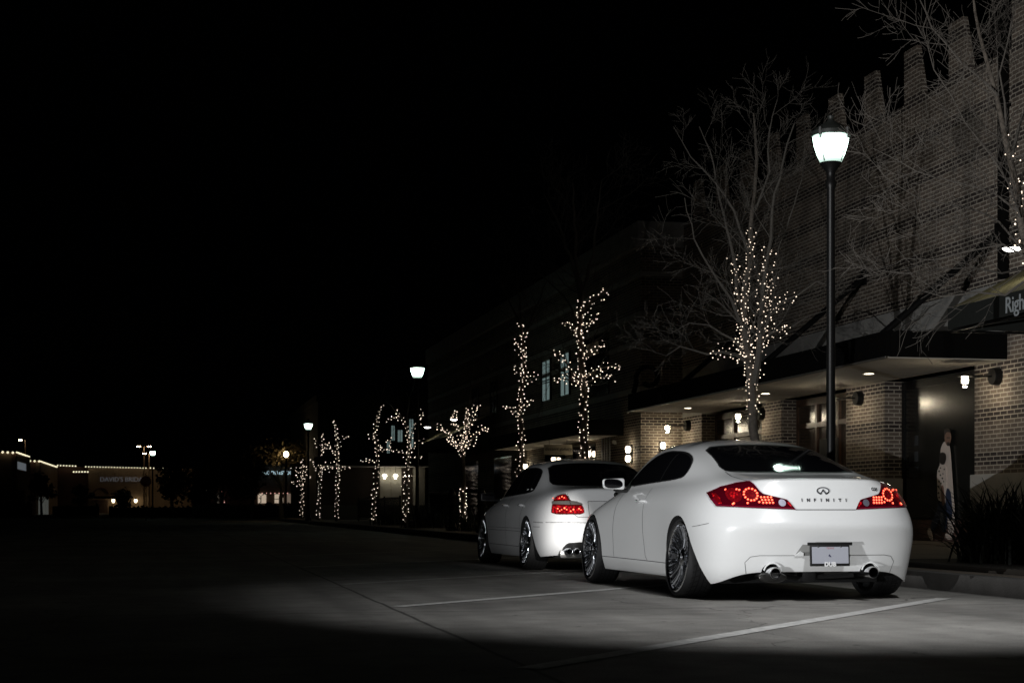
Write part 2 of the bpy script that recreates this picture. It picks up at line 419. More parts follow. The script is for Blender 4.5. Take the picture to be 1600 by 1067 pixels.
def make_body(cols, creases, arches, paint, parent, pipes=()):
    me = car_body_mesh(cols, creases)
    o = bpy.data.objects.new("tmp", me); COL.objects.link(o)
    md = o.modifiers.new("s", 'SUBSURF'); md.levels = 3; md.render_levels = 3
    sm = ev_mesh(o); sm.name = "body"
    bm = bmesh.new(); bm.from_mesh(sm); bvh = BVHTree.FromBMesh(bm); bm.free()
    o.modifiers.clear(); o.data = sm; sm.materials.clear(); sm.materials.append(paint); sm.materials.append(UNDER)
    cut = MB()
    for (yc, zc, r, xin) in arches:
        tail = r < 0; r = abs(r)
        ol = [(yc + r * math.cos(rad(a)), zc + r * math.sin(rad(a))) for a in range(-6, (162 if tail else 187), 6)]
        if tail: ol += [(yc - r * 1.06, zc + .06), (yc - r * 1.22, zc - .04), (yc - r * 1.52, zc - .19), (yc - r * 1.60, -.1), (yc + r * .99, -.1)]
        else: ol += [(yc - r * .99, -.1), (yc + r * .99, -.1)]
        for s in (-1, 1):
            M = Matrix(((0, 0, 1, s * (xin + .35) - .35), (1, 0, 0, 0), (0, 1, 0, 0), (0, 0, 0, 1)))
            cut.prism(ol, M, .7)
    for (xc, zc, r) in pipes: cut.lathe([(r, -.3), (r, .34)], 32, 0, Matrix.Translation((xc, 0, zc)) @ Matrix.Rotation(rad(-90), 4, 'X') )
    co = cut.build("cut", UNDER)
    md = o.modifiers.new("b", 'BOOLEAN'); md.operation = 'DIFFERENCE'; md.object = co; md.solver = 'EXACT'; md.material_mode = 'TRANSFER'
    fm = ev_mesh(o); o.modifiers.clear(); bpy.data.objects.remove(co)
    for p in fm.polygons:
        p.use_smooth = True
    fm.set_sharp_from_angle(angle=rad(38))
    o.data = fm; o.name = "body"; fm.name = "body"; o.parent = parent
    return o, bvh

def fill_grid(outline, cell):
    bm = bmesh.new(); vs = [bm.verts.new((a, b, 0)) for a, b in outline]; bm.faces.new(vs)
    xs = [p[0] for p in outline]; ys = [p[1] for p in outline]
    for ax, (lo, hi) in enumerate(((min(xs), max(xs)), (min(ys), max(ys)))):
        n = max(1, int((hi - lo) / cell))
        for i in range(1, n + 1):
            c = lo + (hi - lo) * i / (n + 1); co = [0, 0, 0]; no = [0, 0, 0]; co[ax] = c; no[ax] = 1
            bmesh.ops.bisect_plane(bm, geom=bm.verts[:] + bm.edges[:] + bm.faces[:], plane_co=co, plane_no=no)
    bmesh.ops.triangulate(bm, faces=[f for f in bm.faces if len(f.verts) > 4])
    return bm
def cast(bvh, axis, s, a, b):
    if axis == 'x': hit = bvh.ray_cast(Vector((s * 2.5, a, b)), Vector((-s, 0, 0)))
    elif axis == 'y': hit = bvh.ray_cast(Vector((a, -3, b)), Vector((0, 1, 0)))
    elif axis == 'f': hit = bvh.ray_cast(Vector((a, 9, b)), Vector((0, -1, 0)))
    else: hit = bvh.ray_cast(Vector((a, b, 5)), Vector((0, 0, -1)))
    return hit
def smooth_outline(pts, it=2):
    for _ in range(it):
        q = []
        for i, p in enumerate(pts):
            n = pts[(i + 1) % len(pts)]
            q.append((p[0] * .75 + n[0] * .25, p[1] * .75 + n[1] * .25)); q.append((p[0] * .25 + n[0] * .75, p[1] * .25 + n[1] * .75))
        pts = q
    return pts
def panel(bvh, name, outline, axis, s, m, parent, off=.004, cell=.035, skirt=.012):
    bm = fill_grid(outline, cell)
    dead = []
    for v in bm.verts:
        h = cast(bvh, axis, s, v.co.x, v.co.y)
        if h[0] is None: dead.append(v); continue
        v.co = h[0] + h[1] * off
    if dead: bmesh.ops.delete(bm, geom=dead, context='VERTS')
    bmesh.ops.recalc_face_normals(bm, faces=bm.faces)
    # orient outward
    c = Vector((0, 2.2, .7)); tot = sum(f.normal.dot(f.calc_center_median() - c) for f in bm.faces)
    if tot < 0: bmesh.ops.reverse_faces(bm, faces=bm.faces)
    if skirt:
        be = [e for e in bm.edges if e.is_boundary]
        nrm = {}
        bm.normal_update()
        r = bmesh.ops.extrude_edge_only(bm, edges=be)
        for v in [x for x in r['geom'] if isinstance(x, bmesh.types.BMVert)]:
            h = bvh.find_nearest(v.co)
            if h[0] is not None: v.co = v.co - h[1] * skirt
    mb = MB(); mb.addbm(bm); bm.free()
    return mb.build(name, m, parent, smooth=50)
def strip(bvh, pts, w, axis, s, mb, off=.0016, step=.03):
    dense = []
    for i in range(len(pts) - 1):
        a = Vector(pts[i]); b = Vector(pts[i + 1]); n = max(1, int((b - a).length / step))
        for k in range(n): dense.append(a.lerp(b, k / n))
    dense.append(Vector(pts[-1]))
    V = []; ok = []
    for i, p in enumerate(dense):
        t = (dense[min(i + 1, len(dense) - 1)] - dense[max(i - 1, 0)]).normalized(); n = Vector((-t.y, t.x)) * w / 2
        for q in (p + n, p - n):
            h = cast(bvh, axis, s, q.x, q.y)
            V.append(h[0] + h[1] * off if h[0] is not None else Vector((0, 2, .5))); ok.append(h[0] is not None)
    Fc = []
    for i in range(len(dense) - 1):
        q = (2 * i, 2 * i + 1, 2 * i + 3, 2 * i + 2)
        if all(ok[j] for j in q): Fc.append(q)
    mb.add(V, Fc)
def circle(cx, cy, r, n=18, sx=1.0): return [(cx + r * sx * math.cos(2 * math.pi * i / n), cy + r * math.sin(2 * math.pi * i / n)) for i in range(n)]
def mirror_outline(o): return [(-a, b) for a, b in o]

def make_wheel(parent, x, y, r, w, rimr, side, camber=3.0, spokes=14, twin=True):
    """wheel centred at (x,y,r*.99); axis = X; side -1 left, +1 right; outward face toward side"""
    e = bpy.data.objects.new("wheel", None); COL.objects.link(e); e.parent = parent
    e.location = (x, y, r * .992); e.rotation_euler = (0, rad(-side * -camber), 0)
    e.rotation_euler = (0, rad(-camber) * -side * -1, 0)
    # local: lathe about z then rotate so +z = outward
    M = Matrix.Rotation(rad(90) * side, 4, 'Y')
    hw = w / 2
    t = MB(); t.lathe([(rimr, -hw * .80), (r * .93, -hw * .97), (r * .985, -hw * .82), (r, -hw * .6), (r * 1.0, hw * .6), (r * .985, hw * .82), (r * .93, hw * .97), (rimr, hw * .80), (rimr - .012, 0)], 64, 0, M, closed=True)
    # tread grooves
    to = t.build("tyre", RUBBER, e, smooth=35)
    g = MB()
    for gx in (-.45, -.15, .15, .45): g.lathe([(r + .0007, hw * gx - .004), (r + .0007, hw * gx + .004)], 64, 0, M)
    for k in range(40):
        a = 2 * math.pi * k / 40
        for sgn in (-1, 1):
            Mk = M @ Matrix.Rotation(a, 4, 'Z') @ Matrix.Translation((r + .0006, 0, sgn * hw * .42)) @ Matrix.Rotation(rad(28 * sgn), 4, 'X')
            g.box(-.001, .0008, -.003, .003, -hw * .25, hw * .25, 0, Mk)
    g.build("tread_groove", mat("tread_shadow", (.004, .004, .004), rough=.95), to)
    rim = MB(); lip = hw * .92
    rim.lathe([(rimr + .008, lip - .012), (rimr + .010, lip), (rimr + .002, lip + .006), (rimr - .012, lip), (rimr - .016, lip - .012), (rimr - .034, lip - .018), (rimr - .036, lip - .07), (rimr - .035, -hw * .8), (rimr + .0, -hw * .82), (rimr - .002, lip - .03)], 64, 0, M, closed=True)
    ro = rim.build("rim", CHROME, e, smooth=40)
    sp = MB(); dish = lip - .022
    for k in range(spokes):
        a0 = 2 * math.pi * k / spokes
        for da in ((-.085, .085) if twin else (0,)):
            a1 = a0 + da
            pts = []
            for q in range(5):
                f = q / 4; rr = .045 + (rimr - .03 - .045) * f
                zz = lip - .042 + .030 * f ** 2.0 - .012 * math.sin(f * math.pi)
                aa = a0 + da * (.35 + .65 * f)
                pts.append((rr * math.cos(aa), rr * math.sin(aa), zz))
            for q in range(4):
                p0 = Vector(pts[q]); p1 = Vector(pts[q + 1]); d = (p1 - p0).normalized(); n = d.cross(Vector((0, 0, 1))).normalized()
                wv = .011 - .002 * q / 3; h = .012
                V = []
                for p in (p0, p1):
                    V += [p - n * wv, p - n * wv * .5 + Vector((0, 0, h)), p + n * wv * .5 + Vector((0, 0, h)), p + n * wv, p - Vector((0, 0, .02))]
                sp.add(V, [(i, (i + 1) % 5, (i + 1) % 5 + 5, i + 5) for i in range(5)], 0, M)
    sp.build("spoke", DCHROME, e, smooth=30)
    hb = MB(); hb.lathe([(.07, dish - .06), (.07, dish - .012), (.055, dish - .005), (.034, dish), (.032, dish + .012), (.0, dish + .016)], 24, 0, M)
    hb.build("centre_cap", CHROME, e, smooth=35)
    bt = MB()
    for k in range(30):
        a = 2 * math.pi * k / 30
        Mk = M @ Matrix.Translation(((rimr - .026) * math.cos(a), (rimr - .026) * math.sin(a), lip - .016))
        bt.lathe([(.006, -.01), (.006, .004), (.0, .007)], 6, 0, Mk)
    bt.build("bolt", CHROME, ro, smooth=30)
    dk = MB(); dk.lathe([(.155, -.02), (.155, .0), (.0, .0)], 32, 0, M); dk.lathe([(rimr - .04, -hw * .5), (0, -hw * .5)], 32, 1, M)
    dk.build("brake_disc", [STEEL, UNDER], e, smooth=30)
    return e

LED_ME = {}
def put_led(p, n, r, m_halo, m_core, par, name, key):
    if (key, r) not in LED_ME:
        q = MB()
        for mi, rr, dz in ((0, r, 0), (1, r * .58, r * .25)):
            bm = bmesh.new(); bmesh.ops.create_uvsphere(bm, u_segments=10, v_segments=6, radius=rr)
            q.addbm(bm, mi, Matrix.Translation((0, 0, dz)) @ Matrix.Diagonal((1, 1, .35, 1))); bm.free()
        o = q.build(name, [m_halo, m_core], par, smooth=180); LED_ME[(key, r)] = o.data
    else:
        o = bpy.data.objects.new(name, LED_ME[(key, r)]); COL.objects.link(o); o.parent = par
    o.matrix_local = Matrix.Translation(p) @ n.to_track_quat('Z', 'Y').to_matrix().to_4x4()
# ---- two-door coupe (near)
def build_coupe():
    car = thing('parked_car', 'glossy white two-door coupe with deep chrome wheels and round LED tail lamps, nearest the camera', 'car', (4.85, 11.42, 0))
    c = [
     [(0,.13,.225),(0,.085,.34),(0,.05,.46),(0,0,.575),(0,.045,.69),(0,.12,.84),(0,.135,.93),(0,.66,.975),(0,1.1,1.137),(0,1.52,1.238),(0,1.76,1.278),(0,2.0,1.30),(0,2.2,1.308)],
     [(.35,.14,.225),(.36,.095,.34),(.36,.06,.46),(.36,.01,.575),(.36,.06,.69),(.35,.135,.84),(.34,.15,.927),(.30,.67,.975),(.28,1.1,1.136),(.26,1.52,1.234),(.24,1.76,1.276),(.13,2.0,1.30),(0,2.25,1.309)],
     [(.62,.20,.222),(.63,.155,.33),(.64,.125,.45),(.65,.09,.575),(.64,.14,.69),(.60,.20,.83),(.565,.225,.915),(.50,.72,.972),(.46,1.12,1.124),(.43,1.52,1.222),(.40,1.77,1.265),(.20,2.0,1.296),(0,2.28,1.309)],
     [(.79,.33,.112),(.80,.27,.29),(.82,.24,.43),(.825,.235,.56),(.80,.29,.69),(.745,.34,.81),(.67,.39,.905),(.59,.76,.972),(.53,1.15,1.095),(.50,1.51,1.195),(.46,1.80,1.25),(.22,2.03,1.292),(0,2.31,1.309)],
     [(.855,.56,.125),(.88,.53,.29),(.895,.52,.43),(.90,.52,.56),(.875,.54,.69),(.825,.57,.80),(.73,.62,.895),(.66,.86,.965),(.60,1.2,1.08),(.555,1.54,1.175),(.505,1.84,1.238),(.24,2.06,1.289),(0,2.33,1.309)],
     [(.865,.90,.15),(.895,.90,.29),(.91,.90,.43),(.915,.90,.57),(.895,.90,.70),(.85,.92,.80),(.775,.98,.882),(.715,1.12,.935),(.665,1.33,1.05),(.60,1.62,1.155),(.53,1.92,1.232),(.26,2.12,1.288),(0,2.36,1.309)],
     [(.82,1.42,.145),(.86,1.42,.26),(.868,1.42,.43),(.873,1.42,.57),(.868,1.42,.71),(.84,1.42,.81),(.78,1.42,.89),(.735,1.44,.925),(.69,1.54,1.05),(.63,1.76,1.165),(.54,1.99,1.245),(.27,2.17,1.292),(0,2.38,1.309)],
     [(.81,2.1,.14),(.855,2.1,.255),(.862,2.1,.43),(.868,2.1,.57),(.862,2.1,.70),(.835,2.1,.80),(.78,2.1,.875),(.745,2.1,.91),(.695,2.1,1.05),(.625,2.1,1.18),(.53,2.13,1.252),(.28,2.26,1.296),(0,2.41,1.308)],
     [(.81,2.78,.14),(.855,2.78,.255),(.862,2.78,.43),(.868,2.78,.565),(.86,2.78,.685),(.835,2.78,.78),(.785,2.78,.85),(.75,2.76,.885),(.69,2.66,1.03),(.61,2.50,1.175),(.51,2.38,1.246),(.28,2.39,1.292),(0,2.45,1.306)],
     [(.835,3.25,.14),(.865,3.25,.26),(.872,3.25,.43),(.878,3.25,.56),(.868,3.25,.66),(.84,3.25,.74),(.79,3.22,.805),(.72,3.14,.865),(.655,2.9,1.02),(.57,2.63,1.18),(.48,2.46,1.25),(.27,2.44,1.29),(0,2.49,1.303)],
     [(.85,3.68,.145),(.885,3.68,.28),(.895,3.68,.43),(.895,3.68,.55),(.875,3.68,.64),(.84,3.66,.70),(.765,3.6,.755),(.60,3.32,.89),(.55,3.03,1.045),(.48,2.72,1.195),(.40,2.52,1.26),(.22,2.49,1.29),(0,2.53,1.30)],
     [(.83,4.12,.13),(.86,4.12,.25),(.86,4.12,.40),(.85,4.12,.53),(.82,4.1,.61),(.77,4.06,.65),(.66,3.95,.70),(.42,3.40,.905),(.38,3.09,1.06),(.34,2.76,1.21),(.28,2.56,1.27),(.14,2.53,1.288),(0,2.56,1.297)],
     [(.52,4.45,.13),(.54,4.47,.25),(.54,4.48,.40),(.53,4.46,.52),(.50,4.40,.60),(.47,4.3,.65),(.42,4.1,.70),(.22,3.45,.91),(.2,3.12,1.06),(.18,2.8,1.213),(.14,2.6,1.273),(.07,2.57,1.286),(0,2.59,1.293)],
     [(0,4.52,.13),(0,4.55,.25),(0,4.56,.40),(0,4.54,.51),(0,4.48,.60),(0,4.38,.65),(0,4.15,.71),(0,3.48,.912),(0,3.14,1.062),(0,2.82,1.214),(0,2.64,1.272),(0,2.61,1.284),(0,2.6,1.29)],
    ]
    body, bvh = make_body(c, [(0, 0, 13, .9), (6, 0, 2, .55), (3, 0, 3, .35), (4, 0, 2, .15), (1, 4, 10, .35), (7, 0, 2, .6)], [(.90, .305, -.345, .62), (3.62, .305, .345, .62)], PAINT, car, [(-.405, .226, .067), (.378, .226, .067)])
    P = lambda n, o, ax, s, m, par=car, **k: panel(bvh, n, o, ax, s, m, par, **k)
    # glass
    side = smooth_outline([(2.93, .895), (2.10, .925), (1.32, .948), (1.265, .995), (1.31, 1.065), (1.42, 1.12), (1.64, 1.172), (2.02, 1.196), (2.35, 1.165), (2.66, 1.05)], 2)
    for s in (-1, 1):
        w = P('side_window', side, 'x', s, GLASS, off=.003)
        fr = MB(); strip(bvh, [(1.86, .935), (1.74, 1.165)], .022, 'x', s, fr, off=.0055); strip(bvh, side + [side[0]], .012, 'x', s, fr, off=.0045)
        fr.build('window_seal', TRIM, w)
    rw = smooth_outline([(-.50, .990), (0, .984), (.50, .990), (.545, 1.005), (.50, 1.10), (.47, 1.205), (.25, 1.228), (0, 1.236), (-.25, 1.228), (-.47, 1.205), (-.50, 1.10), (-.545, 1.005)], 1)
    w = P('rear_window', rw, 'y', 0, GLASS, off=.003, cell=.02)
    fr = MB(); strip(bvh, rw + [rw[0]], .009, 'y', 0, fr, off=.004, step=.015); fr.build('window_seal', TRIM, w)
    ws = smooth_outline([(-.62, .93), (0, .945), (.62, .93), (.42, 1.235), (0, 1.25), (-.42, 1.235)], 1)
    P('windscreen', ws, 'f', 0, GLASS, off=.003, cell=.03)
    # panel gaps
    gp = MB()
    for s in (-1, 1):
        strip(bvh, [(1.96, .88), (1.97, .72), (1.95, .50), (1.90, .30), (1.86, .268)], .006, 'x', s, gp)
        strip(bvh, [(2.80, .84), (2.86, .70), (2.90, .50), (2.90, .268)], .006, 'x', s, gp)
        strip(bvh, [(1.24, .262), (2.0, .262), (3.28, .262)], .006, 'x', s, gp)
        strip(bvh, [(.555, .565), (.45, .575), (.33, .592)], .004, 'x', s, gp)
        strip(bvh, [(s * .545, .99), (s * .56, .955), (s * .545, .925), (s * .528, .905)], .005, 'y', 0, gp)
        strip(bvh, [(s * .58, .215), (s * .60, .30), (s * .565, .342), (s * .50, .352)], .0035, 'y', 0, gp, step=.012)
    strip(bvh, [(-.50, .352), (.50, .352)], .0035, 'y', 0, gp)
    strip(bvh, [(-.24, .694), (.24, .694)], .006, 'y', 0, gp)
    gp.build('panel_gap', GAP, body)
    # tail lamps
    lens = [(.772, .718), (.784, .775), (.778, .822), (.70, .868), (.61, .895), (.526, .908), (.508, .875), (.485, .835), (.462, .812), (.40, .795), (.33, .778), (.295, .768), (.275, .745), (.24, .694), (.35, .698), (.50, .704), (.65, .711)]
    for s in (-1, 1):
        sx = lambda o: [(s * a, b) for a, b in o]
        tl = P('tail_light', sx(lens), 'y', 0, REDL, off=.008, cell=.02, skirt=.02)
        P('lens_border', sx([(.772, .718), (.784, .775), (.766, .775), (.755, .73), (.65, .722), (.5, .716), (.35, .71), (.262, .706), (.24, .694), (.35, .698), (.50, .704), (.65, .711)]), 'y', 0, mat("lens_edge", (.16, .004, .02), rough=.1, coat=1), tl, off=.0095, skirt=0, cell=.02)
        P('reflector', sx(circle(.655, .800, .052, 20, .9)), 'y', 0, REDD, tl, off=.0105, skirt=0, cell=.02)
        P('reflector', sx(circle(.655, .800, .024, 14)), 'y', 0, REDG, tl, off=.0125, skirt=0, cell=.02)
        P('reflector', sx(circle(.548, .804, .058, 22, .95)), 'y', 0, REDD, tl, off=.0105, skirt=0, cell=.02)
        P('marker_lens', sx([(.755, .735), (.768, .775), (.762, .812), (.745, .815), (.736, .78), (.738, .735)]), 'y', 0, REDG, tl, off=.0105, skirt=0, cell=.02)
        P('corner_lens', sx([(.262, .70), (.30, .742), (.288, .752), (.272, .742)]), 'y', 0, REDG, tl, off=.0105, skirt=0, cell=.02)
        P('reverse_lamp', sx(circle(.335, .742, .027, 18)), 'y', 0, mat('reverse_chrome', (.22, .22, .27), rough=.4, metal=.5), tl, off=.0125, skirt=0, cell=.012)
        spots = [(.548 + .045 * math.cos(a), .804 + .045 * math.sin(a)) for a in [2 * math.pi * i / 13 for i in range(13)]]
        spots += [(.403 + .0235 * i + .004 * j, .742 + .021 * j) for i in range(4) for j in range(3)]
        spots += [(.63, .842), (.615, .838), (.69, .84), (.668, .738), (.675, .733), (.50, .748), (.58, .74)]
        for (a, b) in spots:
            h = cast(bvh, 'y', 0, s * a, b)
            if h[0] is None: continue
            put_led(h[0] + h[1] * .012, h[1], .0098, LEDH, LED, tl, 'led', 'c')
    # emblem, name and model letters (raised chrome)
    def on_rear(x, z): 
        h = cast(bvh, 'y', 0, x, z); return h
    h = on_rear(0, .835); n = h[1]; up = Vector((0, 0, 1)) - n * n.z; up.normalize(); right = Vector((1, 0, 0))
    Me = frame(h[0] + n * .002, right, up)
    em = MB(); N = 28
    # oval ring open at the foot, with two inward strokes meeting near the top like a road
    outer = []; 
    a0, a1 = rad(-62), rad(242)
    for i in range(N + 1):
        a = a0 + (a1 - a0) * i / N
        outer.append((.052 * math.cos(a), .030 * math.sin(a)))
    inner = [(.043 * math.cos(a0 + (a1 - a0) * i / N), .002 + .0225 * math.sin(a0 + (a1 - a0) * i / N)) for i in range(N + 1)]
    for i in range(N):
        q = [outer[i], outer[i + 1], inner[i + 1], inner[i]]
        em.prism(q[::-1], Me, .006)
    em.prism([(-.030, -.027), (-.018, -.029), (0.0, .002), (0, .014)], Me, .006)
    em.prism([(.030, -.027), (0, .014), (0, .002), (.018, -.029)][::1], Me, .006)
    em.build('emblem', mat("dark_chrome", (.45, .46, .5), rough=.15, metal=1), car)
    lt = MB()
    for i, ch in enumerate("INFINITI"):
        x = -.178 + .0505 * i; hh = on_rear(x, .755)
        text_mb(ch, .034, .004, frame(hh[0] + hh[1] * .003, right, up), mb=lt, bold=.0012)
    lt.build('lettering', mat("badge_metal", (.16, .16, .17), rough=.3, metal=1), car)
    lt = MB(); hh = on_rear(.435, .838); rr = Vector((1, 0, 0)) - hh[1] * hh[1].x; rr.normalize(); uu = hh[1].cross(rr) * 1.0
    if uu.z < 0: uu = -uu
    text_mb("G35", .036, .004, frame(hh[0] + hh[1] * .004, rr, uu), mb=lt, bold=.001, spacing=.9); lt.build('model_badge', CHROME, car)
    # number plate in its recess
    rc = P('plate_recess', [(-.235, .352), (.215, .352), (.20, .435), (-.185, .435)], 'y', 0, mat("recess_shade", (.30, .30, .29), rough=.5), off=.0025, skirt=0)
    P('recess_wall', [(.165, .36), (.212, .36), (.205, .43), (.185, .43), (.172, .40)], 'y', 0, PAINT, rc, off=.012, skirt=.02)
    P('recess_wall', [(-.235, .352), (-.17, .352), (-.17, .372), (-.195, .385)], 'y', 0, PAINT, rc, off=.012, skirt=.02)
    pl = MB(); Mp = frame((0.0, -.02, .352), (1, 0, 0), (0, .06, 1))
    fo = [(-.158, -.078), (.158, -.078), (.158, .078), (-.158, .078)]
    pl.bbox(-.158, .158, -.078, .078, -.012, .004, .006, 0, Mp); po = pl.build('plate_frame', TRIM, car, smooth=40)
    q = MB(); q.box(-.145, .145, -.058, .066, .0045, .0065, 0, Mp); qo = q.build('number_plate', PLATE, po)
    q = MB(); text_mb("TEXAS", .018, .001, Mp @ Matrix.Translation((0, .050, .007)), mb=q, spacing=1.2); q.build('lettering', mat("plate_red", (.4, .05, .06), rough=.5), qo)
    q = MB(); q.prism([(-.006, .014), (.001, .006), (.012, -.010), (.006, -.007), (-.002, -.009), (-.005, -.002), (-.014, -.002)][::-1], Mp @ Matrix.Translation((-.002, -.002, .0067)), .0008); q.build('plate_mark', mat("plate_ink", (.03, .03, .08), rough=.5), qo)
    q = MB(); text_mb("DUB", .044, .004, Mp @ Matrix.Translation((-.002, -.078, .006)), mb=q, bold=.0022, spacing=1.05); q.build('lettering', WHITE, po)
    q = MB(); q.bbox(-.175, .18, -.012, .012, 0, .014, .004, 0, frame((0, -.004, .440), (1, 0, 0), (0, 0, 1))); q.build('plate_light_trim', TRIM, car, smooth=40)
    q = MB()
    for sx_ in (-.095, .085): q.lathe([(.008, 0), (.008, .004), (0, .006)], 10, 0, Mp @ Matrix.Translation((sx_, .068, .005)))
    q.build('screw', CHROME, po, smooth=30)
    # exhausts
    for s, x0 in ((-1, -.405), (1, .378)):
        br = MB(); Mx = frame((x0, .088 + .12 * x0 * x0, .226), (1, 0, 0), (0, 0, 1))
        arc = [(.070 * math.cos(rad(a)), .069 * math.sin(rad(a)), .004) for a in range(8, 173, 8)]
        br.tube([Mx @ Vector(p) for p in arc], .0065, 8); br.build('scallop_lip', PAINT, body, smooth=60)
        ex = MB(); Mx = frame((x0, .045, .222), (1, 0, 0), (0, 0, 1))
        ex.lathe([(.044, -.30), (.044, 0), (.042, .005), (.037, .004), (.036, -.02), (.036, -.24)], 32, 0, Mx); ex.lathe([(.036, -.12), (.0, -.12)], 24, 1, Mx)
        ex.build('exhaust_tip', [CHROME, UNDER], car, smooth=40)
    mf = MB(); Mx = frame((-.405, .10, .188), (1, 0, 0), (0, 0, 1))
    mf.lathe([(.0, -.16), (.08, -.15), (.095, -.06), (.100, 0), (.085, .012), (.06, .012)], 32, 0, Mx @ Matrix.Diagonal((1.1, .42, 1, 1)))
    mf.bbox(.10, .32, .35, .75, .17, .26, .04); mf.bbox(-.32, -.10, .35, .8, .16, .25, .04); mf.tube([(-.2, .6, .2), (0, 1.0, .19), (0, 2.4, .18)], .03, 10)
    mf.build('muffler', mat("hot_steel", (.10, .098, .095), rough=.35, metal=1), car, smooth=40)
    ub = MB(); ub.box(-.60, .60, .36, 1.25, .20, .30); ub.box(-.64, .64, .56, 1.29, .125, .199); ub.box(-.66, .66, 1.30, 3.25, .125, .30); ub.box(-.55, .55, 3.26, 4.2, .12, .30); ub.tube([(-.68, .9, .30), (.68, .9, .30)], .035, 10); ub.tube([(-.3, .25, .2), (-.15, .22, .17), (-.02, .2, .185), (.3, .25, .195)], .018, 8); ub.bbox(-.13, -.03, .16, .3, .15, .24, .03)
    ub.build('axle_and_light_block', UNDER, car)  # axle tube, plus underbody boxes added to stop flash light passing beneath
    # mirrors and handles
    for s in (-1, 1):
        bm = bmesh.new(); bmesh.ops.create_cube(bm, size=1)
        for v in bm.verts:
            v.co = Vector((s * (.925 + v.co.x * s * .215), 2.72 + v.co.y * .12 - .02 * v.co.x, .925 + v.co.z * .115))
        for v in bm.verts:
            if v.co.z < .92 and abs(v.co.x) > .95: v.co.z += .012; v.co.x -= s * .01
            if v.co.z > .92 and abs(v.co.x) > .95: v.co.z -= .012
            if v.co.y > 2.72: v.co.x = s * (.925 + (abs(v.co.x) - .925) * .7); v.co.z = .925 + (v.co.z - .925) * .7
        bmesh.ops.bevel(bm, geom=bm.edges[:], offset=.024, segments=4, affect='EDGES', profile=.5)
        mb = MB(); mb.addbm(bm); bm.free(); mo = mb.build('door_mirror', PAINT, car, smooth=60)
        gl = MB(); o2 = smooth_outline([(-.088, -.036), (.088, -.044), (.092, .036), (.05, .046), (-.07, .036)] if s == 1 else [(.088, -.036), (-.088, -.044), (-.092, .036), (-.05, .046), (.07, .036)][::-1], 2)
        o2 = o2 if s == 1 else o2
        Mg = frame((s * .925, 2.655, .925), (1, 0, 0), (0, 0, 1)); gl.prism(o2, Mg, .006); gl.build('mirror_glass', GLASS, mo)
        st = MB(); st.tube([(s * .78, 2.74, .868), (s * .86, 2.73, .862), (s * .90, 2.72, .88)], [.022, .02, .02], 10); st.build('mirror_arm', TRIM, mo, smooth=50)
        hx = cast(bvh, 'x', s, 2.05, .765)[0].x
        hd = MB(); hd.tube([(hx - s * .005, 1.95, .765), (hx + s * .018, 1.975, .766), (hx + s * .022, 2.06, .768), (hx + s * .018, 2.145, .769), (hx - s * .005, 2.17, .769)], [.010, .014, .013, .014, .010], 10)
        hd.build('door_handle', PAINT, car, smooth=60)
    for s in (-1, 1):
        for yy, cb in ((.90, 5.0), (3.62, 3.0)):
            make_wheel(car, s * .775, yy, .318, .255, .270, s, camber=cb)
    return car

